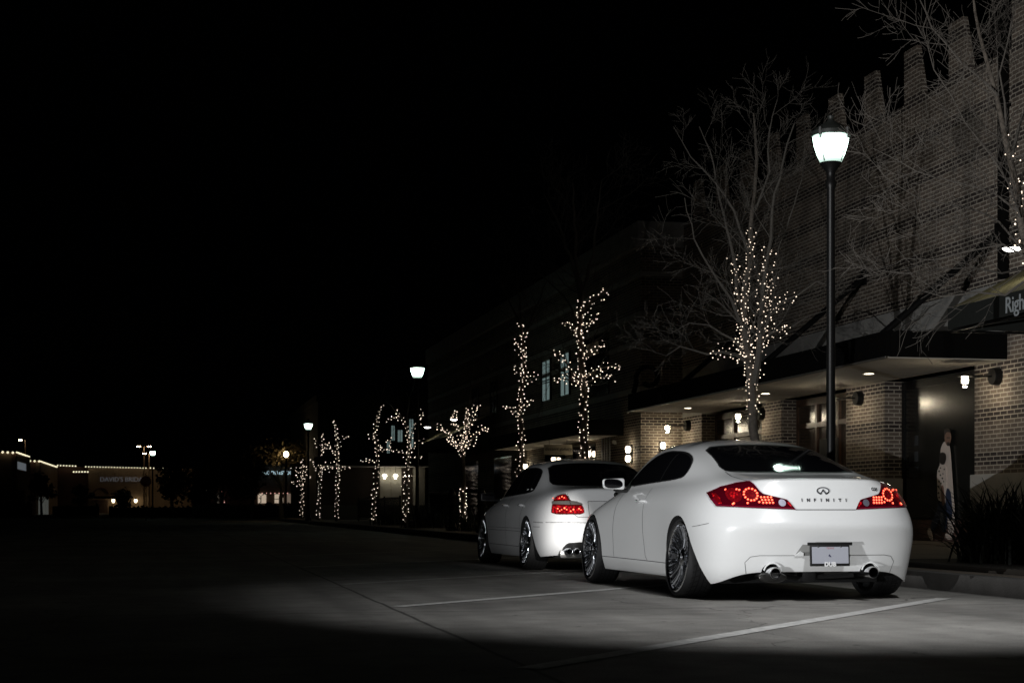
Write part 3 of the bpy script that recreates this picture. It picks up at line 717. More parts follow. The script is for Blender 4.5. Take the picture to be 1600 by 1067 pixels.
def build_sedan():
    car = thing('parked_car', 'pearl white four-door sedan with red and clear tail lamps, parked ahead of the coupe', 'car', (4.92, 17.42, 0))
    c = [
     [(0,.10,.20),(0,.05,.30),(0,.0,.40),(0,.0,.54),(0,.04,.64),(0,.09,.82),(0,.11,.935),(0,.62,.955),(0,1.0,1.10),(0,1.36,1.225),(0,1.6,1.262),(0,1.85,1.283),(0,2.05,1.29)],
     [(.35,.11,.20),(.36,.06,.30),(.36,.01,.40),(.36,.01,.54),(.36,.05,.64),(.35,.10,.82),(.34,.12,.935),(.32,.63,.955),(.30,1.0,1.10),(.28,1.36,1.222),(.26,1.6,1.26),(.13,1.85,1.28),(0,2.1,1.292)],
     [(.62,.16,.19),(.63,.10,.29),(.63,.06,.40),(.63,.055,.54),(.62,.10,.64),(.60,.16,.81),(.575,.19,.915),(.56,.66,.95),(.52,1.02,1.09),(.48,1.36,1.21),(.43,1.62,1.248),(.20,1.87,1.276),(0,2.13,1.293)],
     [(.78,.32,.165),(.795,.25,.28),(.80,.22,.40),(.80,.22,.54),(.78,.25,.65),(.735,.30,.79),(.68,.38,.885),(.64,.70,.935),(.585,1.05,1.08),(.53,1.38,1.195),(.47,1.66,1.235),(.22,1.9,1.272),(0,2.16,1.293)],
     [(.83,.56,.155),(.85,.54,.27),(.862,.54,.40),(.865,.54,.54),(.85,.55,.66),(.81,.58,.78),(.745,.62,.86),(.69,.84,.915),(.63,1.13,1.06),(.575,1.42,1.175),(.51,1.72,1.225),(.25,1.93,1.27),(0,2.19,1.293)],
     [(.84,.90,.15),(.865,.90,.27),(.875,.90,.42),(.878,.90,.55),(.86,.90,.67),(.825,.92,.77),(.765,.96,.84),(.715,1.06,.89),(.66,1.25,1.03),(.60,1.50,1.155),(.53,1.78,1.22),(.26,1.98,1.268),(0,2.21,1.293)],
     [(.80,1.40,.14),(.84,1.40,.25),(.85,1.40,.42),(.855,1.40,.55),(.848,1.40,.67),(.82,1.40,.77),(.765,1.40,.84),(.73,1.40,.87),(.68,1.45,1.01),(.615,1.62,1.15),(.54,1.84,1.225),(.27,2.02,1.27),(0,2.23,1.292)],
     [(.80,2.1,.13),(.84,2.1,.25),(.848,2.1,.42),(.852,2.1,.55),(.845,2.1,.66),(.818,2.1,.755),(.765,2.1,.825),(.735,2.1,.855),(.685,2.1,1.0),(.62,2.1,1.15),(.545,2.1,1.225),(.28,2.2,1.272),(0,2.28,1.29)],
     [(.80,2.78,.13),(.84,2.78,.25),(.848,2.78,.42),(.852,2.78,.545),(.845,2.78,.65),(.818,2.78,.74),(.765,2.78,.80),(.735,2.76,.835),(.68,2.66,.98),(.605,2.46,1.14),(.52,2.34,1.215),(.28,2.34,1.267),(0,2.38,1.285)],
     [(.81,3.2,.13),(.845,3.2,.25),(.855,3.2,.42),(.86,3.2,.54),(.85,3.2,.64),(.82,3.2,.71),(.77,3.18,.77),(.70,3.08,.83),(.64,2.85,.98),(.565,2.58,1.14),(.49,2.42,1.215),(.27,2.4,1.262),(0,2.43,1.28)],
     [(.83,3.55,.135),(.865,3.55,.26),(.875,3.55,.42),(.875,3.55,.53),(.855,3.55,.62),(.82,3.55,.68),(.75,3.5,.73),(.60,3.25,.845),(.55,2.97,.995),(.48,2.67,1.155),(.40,2.48,1.225),(.22,2.45,1.26),(0,2.47,1.277)],
     [(.79,3.98,.13),(.82,3.98,.25),(.82,3.98,.40),(.81,3.98,.50),(.78,3.96,.58),(.73,3.92,.63),(.65,3.85,.68),(.42,3.32,.86),(.38,3.03,1.01),(.34,2.72,1.168),(.28,2.52,1.235),(.14,2.49,1.26),(0,2.5,1.273)],
     [(.50,4.28,.13),(.52,4.3,.25),(.52,4.3,.38),(.51,4.28,.49),(.49,4.24,.57),(.46,4.15,.63),(.41,4.0,.68),(.22,3.37,.865),(.2,3.06,1.01),(.18,2.76,1.17),(.14,2.56,1.24),(.07,2.53,1.258),(0,2.53,1.27)],
     [(0,4.34,.13),(0,4.37,.25),(0,4.37,.38),(0,4.35,.49),(0,4.3,.57),(0,4.2,.63),(0,4.05,.69),(0,3.4,.868),(0,3.08,1.012),(0,2.78,1.172),(0,2.6,1.24),(0,2.57,1.256),(0,2.55,1.267)],
    ]
    c = [[(x, y, z + max(0, z - 1.0) * .11) for x, y, z in col] for col in c]
    body, bvh = make_body(c, [(0, 0, 13, .9), (6, 0, 2, .4), (3, 0, 3, .25), (1, 4, 10, .35)], [(.90, .29, -.335, .60), (3.52, .29, .335, .60)], PAINT2, car)
    P = lambda n, o, ax, s, m, par=car, **k: panel(bvh, n, o, ax, s, m, par, **k)
    side = smooth_outline([(3.02, .84), (2.10, .868), (1.18, .895), (1.12, .95), (1.14, 1.07), (1.30, 1.16), (1.60, 1.19), (2.1, 1.19), (2.35, 1.16), (2.66, 1.02)], 2)
    for s in (-1, 1):
        w = P('side_window', side, 'x', s, GLASS, off=.003)
        fr = MB(); strip(bvh, [(2.06, .875), (1.98, 1.17)], .03, 'x', s, fr, off=.0055); strip(bvh, side + [side[0]], .012, 'x', s, fr, off=.0045)
        strip(bvh, [(1.32, .905), (1.36, 1.15)], .018, 'x', s, fr, off=.0055)
        fr.build('window_seal', TRIM, w)
        q = MB()
        hx = cast(bvh, 'x', s, 1.25, .92)
        for yy, t in ((1.26, "RAYS"), (1.46, "5X")):
            hh = cast(bvh, 'x', s, yy, .93); rr = Vector((0, -s * -1 * 1.0, 0)); uu = (hh[1].cross(rr)).normalized()
            if uu.z < 0: uu = -uu
            rr = uu.cross(hh[1]).normalized()
            for k in range(3):
                Mq = frame(hh[0] + hh[1] * .004 + rr * (k * .03 - .03), rr, uu); q.box(-.011, .011, -.012 + .004 * k, .010 - .003 * k, 0, .0008, 0, Mq)
        q.build('window_sticker', WHITE, w)
    rw = smooth_outline([(-.53, .965), (0, .958), (.53, .965), (.60, .985), (.55, 1.10), (.50, 1.205), (.25, 1.235), (0, 1.242), (-.25, 1.235), (-.50, 1.205), (-.55, 1.09), (-.60, .985)], 1)
    w = P('rear_window', rw, 'y', 0, GLASS, off=.003, cell=.02)
    fr = MB(); strip(bvh, rw + [rw[0]], .010, 'y', 0, fr, off=.004, step=.015); fr.build('window_seal', TRIM, w)
    P('windscreen', smooth_outline([(-.62, .885), (0, .90), (.62, .885), (.44, 1.19), (0, 1.21), (-.44, 1.19)], 1), 'f', 0, GLASS, off=.003, cell=.03)
    gp = MB()
    for s in (-1, 1):
        strip(bvh, [(2.10, .84), (2.12, .70), (2.12, .45), (2.10, .262)], .007, 'x', s, gp)
        strip(bvh, [(3.05, .80), (3.12, .66), (3.13, .45), (3.10, .262)], .007, 'x', s, gp)
        strip(bvh, [(1.10, .86), (1.17, .75), (1.24, .62), (1.28, .45), (1.31, .30), (1.38, .262)], .007, 'x', s, gp)
        strip(bvh, [(1.36, .26), (3.15, .26)], .007, 'x', s, gp)
        strip(bvh, [(1.24, .44), (3.18, .44)], .005, 'x', s, gp); strip(bvh, [(1.24, .475), (3.18, .475)], .004, 'x', s, gp)
        strip(bvh, [(.56, .555), (.30, .548)], .006, 'x', s, gp); strip(bvh, [(.56, .50), (.36, .50)], .005, 'x', s, gp)
        strip(bvh, [(s * .78, .552), (s * .60, .550), (s * .35, .548)], .006, 'y', 0, gp)
        strip(bvh, [(s * .56, .915), (s * .545, .87), (s * .53, .80), (s * .505, .70), (s * .49, .635), (s * .46, .61)], .006, 'y', 0, gp)
        strip(bvh, [(s * .33, .60), (s * .335, .785)], .005, 'y', 0, gp)
    strip(bvh, [(-.335, .785), (.335, .785)], .006, 'y', 0, gp); strip(bvh, [(-.46, .61), (.46, .61)], .006, 'y', 0, gp)
    gp.build('panel_gap', GAP, body)
    P('plate_recess', [(-.325, .62), (.325, .62), (.33, .78), (-.33, .78)], 'y', 0, mat("recess_shade_paint", (.62, .62, .62), rough=.4), off=.0012, skirt=0)  # flat panel, greyer than the body to paint in the recess shade
    q = MB(); Mp = frame((0, .03, .70), (1, 0, 0), (0, .05, 1)); q.bbox(-.155, .155, -.075, .075, -.005, .006, .005, 0, Mp); q.build('number_plate', PLATE, car, smooth=40)
    q = MB(); q.lathe([(.040, 0), (.040, .005), (.036, .009), (.0, .010)], 28, 0, frame(cast(bvh, 'y', 0, 0, .855)[0] + Vector((0, -.002, 0)), (1, 0, 0), (0, 0, 1))); q.build('emblem', CHROME, car, smooth=30)
    lens = smooth_outline([(.722, .640), (.715, .70), (.69, .785), (.655, .84), (.60, .862), (.553, .862), (.530, .79), (.46, .783), (.41, .755), (.385, .70), (.385, .640), (.55, .636)], 1)
    clear = [(.703, .752), (.694, .782), (.53, .788), (.46, .780), (.405, .758), (.398, .745), (.55, .746)]
    lower = [(.717, .655), (.71, .70), (.70, .738), (.55, .732), (.398, .728), (.39, .70), (.39, .655), (.5, .650)]
    upper = [(.675, .80), (.65, .835), (.60, .852), (.563, .852), (.545, .80)]
    for s in (-1, 1):
        sx = lambda o: [(s * a, b) for a, b in o]
        tl = P('tail_light', sx(lens), 'y', 0, mat("sedan_lens", (.08, .004, .004), rough=.08, coat=1), off=.008, cell=.02, skirt=.018)
        P('clear_band', sx(clear), 'y', 0, mat("clear_band_lens", (.13, .12, .11), rough=.12, coat=1), tl, off=.011, cell=.015, skirt=0)
        P('brake_lens', sx(lower), 'y', 0, REDG, tl, off=.011, cell=.02, skirt=0)
        P('turn_lens', sx(upper), 'y', 0, REDG, tl, off=.011, cell=.02, skirt=0)
        bg = mat("bulb_glow", (.6, .1, .02), emis=(1, .22, .09), strength=4, sampling=False)
        for (a, b, r) in ((.655, .70, .011), (.59, .705, .013), (.62, .688, .008), (.57, .69, .009), (.60, .83, .010), (.625, .815, .008), (.58, .82, .008), (.44, .70, .010), (.50, .69, .012), (.53, .672, .010), (.68, .815, .007), (.64, .675, .008), (.42, .685, .007)):
            h = cast(bvh, 'y', 0, s * a, b)
            if h[0] is None: continue
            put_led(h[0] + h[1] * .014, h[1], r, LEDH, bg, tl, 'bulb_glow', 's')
        sp = MB(); strip(bvh, [(s * .535, .79), (s * .52, .74), (s * .505, .68), (s * .497, .64)], .006, 'y', 0, sp, off=.0125); sp.build('lens_split', TRIM, tl)
    P('diffuser', smooth_outline([(-.63, .205), (-.60, .30), (-.54, .335), (0, .338), (.54, .335), (.60, .30), (.63, .205)], 1), 'y', 0, TRIM, off=.004, cell=.02)
    for x0 in (-.575, -.487):
        ex = MB(); Mx = frame((x0, -.03, .232), (1, 0, 0), (0, 0, 1))
        ex.lathe([(.036, -.30), (.036, 0), (.033, .005), (.029, .003), (.028, -.22)], 28, 0, Mx); ex.lathe([(.032, -.10), (0, -.10)], 20, 1, Mx); ex.build('exhaust_tip', [DCHROME, UNDER], car, smooth=40)
    mf = MB(); mf.bbox(-.65, -.15, .12, .55, .15, .25, .04); mf.build('muffler', STEEL, car, smooth=40)
    ub = MB(); ub.box(-.58, .58, .3, 1.2, .20, .30); ub.box(-.64, .64, 1.25, 3.15, .125, .30); ub.box(-.52, .52, 3.16, 4.0, .12, .30); ub.tube([(-.66, .9, .29), (.66, .9, .29)], .035, 10); ub.build('axle_and_light_block', UNDER, car)  # underbody boxes added to block the flash below the sedan, with its axle
    for s in (-1, 1):
        mb = MB(); mb.bbox(s * .93 - .095, s * .93 + .095, 2.80, 2.92, .80, .905, .03); mo = mb.build('door_mirror', mat("black_mirror_plastic", (.012, .012, .013), rough=.5), car, smooth=50)  # mirror housing in plain black plastic
        gl = MB(); gl.box(s * .93 - .078, s * .93 + .078, 2.795, 2.80, .815, .89); gl.build('mirror_glass', GLASS, mo)
        st = MB(); st.tube([(s * .76, 2.88, .815), (s * .86, 2.87, .82)], .018, 8); st.build('mirror_arm', TRIM, mo)
        for yy in (1.30, 2.24):
            hx = cast(bvh, 'x', s, yy, .745)[0].x
            hd = MB(); hd.tube([(hx - s * .005, yy - .09, .745), (hx + s * .02, yy - .07, .746), (hx + s * .024, yy, .747), (hx + s * .02, yy + .07, .747), (hx - s * .005, yy + .09, .747)], [.010, .014, .014, .014, .010], 10)
            hd.build('door_handle', PAINT2, car, smooth=60)
        for yy, cb in ((.90, 5.0), (3.52, 3.5)):
            make_wheel(car, s * .755, yy, .312, .245, .260, s, camber=cb, spokes=12)
    return car
build_coupe(); build_sedan()

# ---------------------------------------------------------------- main brick building
WX = 12.55
def main_building():
    b = thing('brick_building', 'two-storey brick shop building with stepped parapet, stucco band and black canopies along the right', 'building', (WX, 24, 0))
    def P(name, mb, m, par=b, smooth=None):
        # meshes written in world coordinates, parented with the offset removed
        o = mb.build(name, m, par, smooth); 
        off = Vector((0, 0, 0))
        q = par
        while q: off += q.location; q = q.parent
        o.data.transform(Matrix.Translation(-off))
        return o
    up = MB(); up.box(WX, WX + .6, 22.3, 38.7, 4.18, 7.70)
    y = 24.62
    while y < 38.5:  # parapet teeth, far edge upright, near edge raking
        n0, n1 = y - .74, y - .48   # near edge at foot / top
        V = [(WX, n0, 7.70), (WX, y, 7.70), (WX, y, 8.62), (WX, n1, 8.62)]
        V += [(a + .09, c, d) for a, c, d in V]
        up.add(V, [(0, 1, 2, 3), (7, 6, 5, 4), (0, 3, 7, 4), (1, 5, 6, 2), (2, 6, 7, 3)])
        y += 1.65
    P('upper_wall', up, BRICK)
    tw = MB(); tw.box(WX - .02, WX + 3, 10, 22.55, 4.6, 11.5); P('corner_tower', tw, BRICK)
    sp = MB(); sp.box(WX - .05, WX - .022, 20.6, 21.9, 7.1, 8.3); P('stone_panel', sp, STONE)
    st = MB(); st.box(WX + .004, WX + .6, 22.78, 38.7, 2.97, 4.178); P('stucco_band', st, STUCCO)
    for i, (y0, y1) in enumerate(((17.0, 23.75), (27.06, 28.74), (32.04, 33.2), (37.2, 38.7))):
        pr = MB(); pr.box(WX + .002, WX + .55, y0, y1, 1.24, 2.968)
        if i == 0: pr.box(WX + .002, WX + .55, 17.0, 22.77, 2.968, 4.6)
        po = P('pier', pr, BRICK)
        s = MB(); s.bbox(WX - .055, WX + .6, y0 - .05, y1 + .05, .15, 1.243, .012); P('stone_base', s, STONE, po, 40)
    # bays
    def bay(y0, y1, kind):
        x = WX + .36
        f = MB()
        f.box(x - .03, x + .05, y0, y0 + .07, .15, 2.96); f.box(x - .03, x + .05, y1 - .07, y1, .15, 2.96); f.box(x - .028, x + .05, y0 + .07, y1 - .07, 2.82, 2.96)
        w = MB()
        if kind == 'glass':
            f.box(x - .025, x + .05, y0 + .07, y1 - .07, .52, .56)
            w.box(x, x + .03, y0 + .07, y1 - .07, .56, 2.82)
            o = P('shop_window', w, SHOPG); P('window_frame', f, BLACKM, o)
            a = MB(); a.box(x - .02, x + .2, y0 + .07, y1 - .07, .15, .52); P('window_apron', a, mat("brick_apron", (.15, .09, .075), rough=.8, noise=.2, nscale=8), o)
            # faint decals on the glass
            d = MB()
            for k, zz in enumerate((1.35, 1.62, 1.9)):
                d.box(x - .003, x - .001, y1 - .60, y1 - .25, zz - .09, zz + .09)
            P('window_decal', d, mat("faint_decal", (.05, .055, .06), rough=.4), o)
        else:
            w.box(x, x + .03, y0 + .07, y1 - .07, .15, 2.82)
            o = P('shop_window', w, mat("brown_glazing", (.05, .030, .018), rough=.22, noise=.5, nscale=3)); P('window_frame', f, WOOD, o)
            d = MB()
            n = 3
            for k in range(1, n): yy = y0 + (y1 - y0) * k / n; d.box(x - .05, x, yy - .05, yy + .05, .15, 2.82)
            d.box(x - .045, x, y0 + .07, y1 - .07, 2.35, 2.45); P('mullion', d, WOOD, o)
            s = MB(); ym = (y0 + y1) / 2
            s.box(x - .06, x - .052, ym - .6, ym + .35, .5, 2.1); P('dark_panel', s, mat("chalkboard", (.01, .01, .011), rough=.5), o)
            s = MB(); s.lathe([(.22, 0), (.22, .006), (0, .006)], 28, 0, Matrix.Translation((x - .062, ym - .25, 1.52)) @ Matrix.Rotation(rad(-90), 4, 'Y')); P('round_sign', s, mat("round_sign_face", (.35, .38, .38), rough=.5), o)
    bay(23.75, 27.06, 'glass'); bay(28.74, 32.04, 'wood'); bay(33.2, 37.2, 'wood')
    bk = MB(); bk.box(WX + .45, WX + .6, 17, 38.7, .1, 2.96); P('back_wall', bk, BLACKM2)
    # canopy
    x0 = 10.58
    so = MB(); so.box(x0 + .04, WX + .35, 22.78, 36.7, 2.97, 3.0); P('canopy_soffit', so, SOFFIT)
    ca = MB(); ca.box(x0 + .06, WX, 22.8, 36.66, 3.004, 3.34); ca.box(x0, x0 + .058, 22.74, 36.72, 2.99, 3.38); ca.box(x0 + .06, WX, 22.72, 22.778, 2.985, 3.382); ca.box(x0 + .06, WX, 36.68, 36.74, 2.985, 3.38)
    cn = P('canopy', ca, BLACKM2)
    e = MB(); e.bbox(x0 - .03, x0 - .002, 22.74, 36.72, 2.955, 2.99, .008); P('canopy_edge', e, mat("edge_metal", (.30, .29, .27), rough=.35, metal=.8), cn)
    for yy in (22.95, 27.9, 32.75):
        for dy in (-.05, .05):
            r = MB(); r.tube([(x0 + .05, yy + dy, 3.36), (WX - .02, yy + dy, 4.95)], .045, 8); r.box(WX - .04, WX, yy + dy - .045, yy + dy + .045, 4.8, 5.1); P('tie_rod', r, BLACKM, cn)  # real rods, made thicker to stand in for their diagonal shadows too
    # scroll bracket at the far canopy corner
    sc = MB(); pts = [(x0 + .1, 36.6, 3.4)]
    for k in range(14):
        a = rad(200 - k * 26); pts.append((x0 + .45 + .32 * math.cos(a) * (1 - k * .04), 36.55, 3.75 + .32 * math.sin(a) * (1 - k * .04)))
    sc.tube(pts, .06, 8); P('scroll_bracket', sc, BLACKM2, cn, 60)
    # far block projecting toward the street
    X2 = 11.48
    fb = MB(); fb.box(X2, WX + 3, 38.7, 72, .15, 7.17); P('far_wing_wall', fb, BRICK)
    cs = MB(); cs.bbox(X2 - .12, WX + 3, 38.58, 72.1, 7.17, 7.80, .03); P('cornice', cs, STUCCO, smooth=40)
    for zz in (3.6, 4.75, 5.45, 6.45):
        s = MB(); s.box(X2 - .03, WX + .0, 38.67, 72, zz, zz + .12); P('stone_band', s, STONE)
    for yy in (46.4, 48.8, 57.0, 60.5):
        w = MB(); w.box(X2 - .02, X2 - .005, yy - .55, yy + .55, 4.05, 5.25); wo = P('upper_window', w, COLDG if yy < 50 else SHOPG)
        f = MB(); f.box(X2 - .05, X2 - .021, yy - .02, yy + .02, 4.05, 5.25); f.box(X2 - .05, X2 - .021, yy - .55, yy + .55, 4.63, 4.66)
        f.box(X2 - .06, X2 - .005, yy - .62, yy - .55, 4.0, 5.3); f.box(X2 - .06, X2 - .005, yy + .55, yy + .62, 4.0, 5.3); P('window_frame', f, BLACKM, wo)
    w = MB(); w.box(X2 - .03, X2 - .005, 41.6, 44.2, 3.75, 5.4); wo = P('upper_window', w, SHOPG)
    w = MB(); w.box(X2 - .034, X2 - .031, 42.6, 43.9, 4.9, 5.25); P('window_decal', w, mat("dim_banner", (.25, .2, .13), rough=.8, emis=(1, .8, .5), strength=.012, sampling=False), wo)
    # second canopy, dessert shop doorway strips
    so = MB(); so.box(10.25, X2, 40.3, 51.6, 2.60, 2.63); P('canopy_soffit', so, SOFFIT)
    ca = MB(); ca.box(10.2, 10.26, 40.24, 51.66, 2.58, 2.99); ca.box(10.262, X2, 40.24, 40.298, 2.58, 2.99); ca.box(10.262, X2, 40.3, 51.6, 2.634, 2.96); c2 = P('canopy', ca, BLACKM2)
    d = MB()
    for yy in (41.5, 41.75, 42.0, 42.25): d.box(X2 - .03, X2 - .004, yy, yy + .06, .2, 2.59)
    P('door_slat', d, mat("pale_frame", (.35, .37, .40), rough=.5))
    for (ya, yb) in ((43.0, 45.5), (46.5, 49.0), (54, 57), (60, 63)):
        d = MB(); d.box(X2 - .022, X2 - .004, ya, yb, .5, 2.5); P('shop_window', d, mat('unlit_glass', (.006, .006, .006), rough=.05, spec=.3))
    return b, P
BLD, BP = main_building()

# wall lamps on arms (one built, the rest copied)
def make_arm_lamp():
    t = thing('wall_lamp', 'x', 'wall lamp', (0, 0, 0))
    Mx = Matrix.Rotation(rad(-90), 4, 'Y')
    q = MB(); q.lathe([(.135, 0), (.135, .10), (.125, .115), (.0, .115)], 28, 0, Mx); q.build('back_plate', BLACKM, t, smooth=35)
    q = MB(); q.tube([(-.1, 0, 0), (-.55, 0, -.01)], .014, 8); q.build('arm', BLACKM, t, smooth=60)
    q = MB(); q.lathe([(.0, .05), (.04, .045), (.11, .0), (.112, -.012), (.05, -.014), (.05, .0)], 20, 0, Matrix.Translation((-.56, 0, -.0))); q.lathe([(.052, -.148), (.054, -.155), (.02, -.156), (.02, -.148)], 20, 0, Matrix.Translation((-.56, 0, 0))); 
    for a in range(4): q.tube([(-.56 + .06 * math.cos(a * 1.57), .06 * math.sin(a * 1.57), -.01), (-.56 + .06 * math.cos(a * 1.57), .06 * math.sin(a * 1.57), -.15)], .004, 5)
    q.build('lamp_cage', BLACKM, t, smooth=40)
    q = MB(); q.lathe([(.0, -.016), (.045, -.018), (.052, -.06), (.050, -.105), (.03, -.115), (0, -.116)], 16, 0, Matrix.Translation((-.56, 0, 0))); q.lathe([(0, -.158), (.030, -.160), (.030, -.172), (.012, -.18), (0, -.182)], 12, 0, Matrix.Translation((-.56, 0, 0)))
    q.build('lamp_glass', WARM, t, smooth=60)
    return t
lamp = make_arm_lamp()
for i, (px, lab) in enumerate(((1560, 'black drum wall lamp on an arm right of the tall dark shop window'), (1345, 'black drum wall lamp on an arm just right of the nearest street lamp pole'), (1192, 'black drum wall lamp on an arm just right of the nearest fully visible tree trunk'), (1077, 'farthest of the four black drum wall lamps on arms'))):
    o = lamp if i == 0 else copy_tree(lamp)
    y = y_at(px, WX); o.location = (WX, y, 2.74); tag(o, lab, 'wall lamp', 'drum wall lamps on brick piers')
# up-and-down sconces
def make_sconce():
    t = thing('wall_sconce', 'x', 'wall lamp')
    q = MB(); q.box(-.04, 0, -.07, .07, -.22, .22); q.box(-.14, -.041, -.05, .05, -.02, .02); q.build('bracket', BLACKM, t)
    for sg in (1, -1):
        q = MB(); q.lathe([(0, -.085), (.03, -.08), (.062, -.03), (.066, .02), (.05, .07), (0, .08)], 16, 0, Matrix.Translation((-.10, 0, .115 * sg))); q.build('lamp_glass', WARMS, t, smooth=60)
    return t
sc0 = make_sconce()
for i, (x, y, z, rz, lab) in enumerate(((11.48, 39.5, 2.08, 0, 'twin-globe sconce on the brick corner pier behind the sedan roof, brightest pair'), (12.02, 38.7, 2.15, 90, 'twin-globe sconce on the brick end wall above the coupe side window'), (11.48, y_at(925, 11.48), 2.1, 0, 'twin-globe sconce just right of the tree trunk behind the sedan'), (11.48, y_at(870, 11.48), 2.05, 0, 'twin-globe sconce directly under the hanging dessert sign'), (11.48, y_at(826, 11.48), 1.95, 0, 'twin-globe sconce left of the hanging dessert sign, beside a lit tree trunk'))):
    o = sc0 if i == 0 else copy_tree(sc0)
    o.location = (x, y, z); o.rotation_euler = (0, 0, rad(rz)); tag(o, lab, 'wall lamp', 'twin sconces along the far wing')
# downlights
q = MB(); q.lathe([(.0, -.012), (.085, -.012), (.085, -.004), (0, -.004)], 20)
dl = thing('downlight', 'x', 'ceiling light'); q.build('lens', DOWNL, dl)
q = MB(); q.lathe([(.088, -.001), (.088, -.016), (.11, -.010), (.112, -.001)], 20); q.build('rim', STEEL, dl, smooth=30)
for i, (x, y, lab) in enumerate(((11.5, 25.4, 'round recessed light in the canopy soffit, right of the street lamp pole'), (11.5, 30.2, 'round recessed light in the canopy soffit, between tree trunk and street lamp pole'), (11.45, 34.9, 'round recessed light near the far end of the canopy soffit'))):
    o = dl if i == 0 else copy_tree(dl)
    o.location = (x, y, 2.97); tag(o, lab, 'ceiling light', 'recessed soffit lights')

# hanging dessert sign
hs = thing('hanging_sign', 'pale board with handwritten dessert lettering hanging under the far canopy', 'sign', (x_at(872, 43.6), 43.6, 2.33))
q = MB(); q.bbox(-.40, .40, -.012, .012, -.14, .14, .005); q.build('board', mat("sign_board", (.30, .27, .21), rough=.7), hs)
q = MB(); text_mb("dessert gallery", .13, .004, frame((0, -.015, -.02), (1, 0, 0), (0, 0, 1)), mb=q, shear=.25); text_mb("bakery & cafe", .035, .003, frame((0, -.015, -.10), (1, 0, 0), (0, 0, 1)), mb=q); q.build('lettering', mat("sign_ink", (.03, .03, .03), rough=.6), hs)
q = MB(); q.tube([(-.25, 0, .14), (-.25, 0, .27)], .006, 6); q.tube([(.25, 0, .14), (.25, 0, .27)], .006, 6); q.build('hanger', BLACKM, hs)

# security camera box under canopy
q = thing('security_camera', 'small white tilted box camera under the far canopy end', 'camera', (x_at(963, 41), 41.0, 2.42))
w = MB(); w.bbox(-.06, .06, -.10, .10, -.045, .045, .01, 0, Matrix.Rotation(rad(25), 4, 'Y') @ Matrix.Rotation(rad(35), 4, 'Z')); w.build('housing', mat("white_plastic", (.6, .6, .58), rough=.4), q, smooth=40)
w = MB(); w.tube([(0, 0, .03), (.02, 0, .17)], .014, 8); w.build('mount', mat("white_plastic", (.6, .6, .58)), q)

# awnings
def awning(name_label, x0, xw, yf, yn, zb, zt, zw, txt=None, cat='awning'):
    a = thing('awning', name_label, cat, (x0, yf, zb))
    T = Matrix.Translation((-x0, -yf, -zb))
    q = MB(); n = 12
    for i in range(n):
        y0 = yf + (yn - yf) * i / n; y1 = yf + (yn - yf) * (i + 1) / n
        q.add([(x0, y0, zt), (x0, y1, zt), (xw, y1, zw), (xw, y0, zw), (x0, y0, zt - .02), (x0, y1, zt - .02), (xw, y1, zw - .02), (xw, y0, zw - .02)], [(0, 1, 2, 3), (7, 6, 5, 4)], 0, T)
    q.build('canvas_top', AWN, a)
    q = MB(); q.box(x0 - .02, x0, yn, yf, zb, zt + .004, 0, T); 
    q.add([(x0, yf, zb), (x0, yf, zt), (xw, yf, zw), (xw, yf, zb)], [(0, 1, 2, 3)], 0, T); q.add([(x0, yn, zb), (x0, yn, zt), (xw, yn, zw), (xw, yn, zb)], [(0, 1, 2, 3)], 0, T)
    q.build('valance', AWNB, a)
    q = MB()
    for yy in (yf - .02, (yf + yn) / 2, yn + .02): q.tube([T @ Vector((x0 + .02, yy, zb - .03)), T @ Vector((xw, yy, zb - .03))], .018, 6)
    q.tube([T @ Vector((x0 + .02, yf, zb - .03)), T @ Vector((x0 + .02, yn, zb - .03))], .018, 6); q.build('awning_frame', BLACKM, a)
    if txt:
        q = MB(); text_mb(txt, .31, .006, frame(T @ Vector((x0 - .026, y_at(1573, x0), zb + .04)), (0, -1, 0), (0, 0, 1)), mb=q, align='LEFT', bold=.002, spacing=.95)
        q.build('lettering', mat("valance_lettering", (.42, .45, .47), rough=.6), a)
    return a
awning('dark valance awning with olive top and pale lettering at the right edge', 11.2, 12.53, y_at(1483, 11.2), 17.5, 3.32, 3.62, 4.30, "Right")
awning('distant olive awning lit from above, behind the lower tree string lights', 9.9, 11.46, 65.2, 57.0, 3.0, 3.3, 4.15)

def shade_lamp(loc, xw, lab):
    t = thing('shade_lamp', lab, 'sign lamp', loc, group='gooseneck lamps above the awnings')
    q = MB(); q.lathe([(0, .10), (.03, .095), (.06, .05), (.15, .0), (.152, -.008), (.14, .0), (.05, .04)], 24); q.build('shade', BLACKM, t, smooth=50)
    q = MB(); q.lathe([(.0, -.055), (.08, -.045), (.13, -.015), (.135, .002), (0, .01)], 20); q.build('lens', COOL, t)
    q = MB(); L = xw - loc[0]; q.tube([(0, 0, .1), (.02, 0, .2), (.15, 0, .27), (L * .6, 0, .2), (L, 0, .12)], .014, 8); q.build('gooseneck', BLACKM, t, smooth=60)
shade_lamp((11.62, 20.9, 4.36), WX - .02, 'round shaded lamp shining down on the awning at the right edge')
p = (10.0, y_at(668, 10.0)); shade_lamp((p[0], p[1], z_at(667, *p)), 11.48, 'far left of the two distant shaded lamps above the olive awning')
p = (10.3, y_at(709, 10.3)); shade_lamp((p[0], p[1], z_at(655, *p)), 11.48, 'nearer right of the two distant shaded lamps above the olive awning')

# dark strip modelled in place of the lamp post's shadow on the wall
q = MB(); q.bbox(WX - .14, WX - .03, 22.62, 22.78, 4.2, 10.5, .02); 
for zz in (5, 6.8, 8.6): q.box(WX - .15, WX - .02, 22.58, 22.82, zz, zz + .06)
tag(q.build('lamp_shadow_strip', BLACKM2, smooth=30), 'dark strip standing in for the street lamp shadow on the brick wall near the right edge', 'shadow strip')

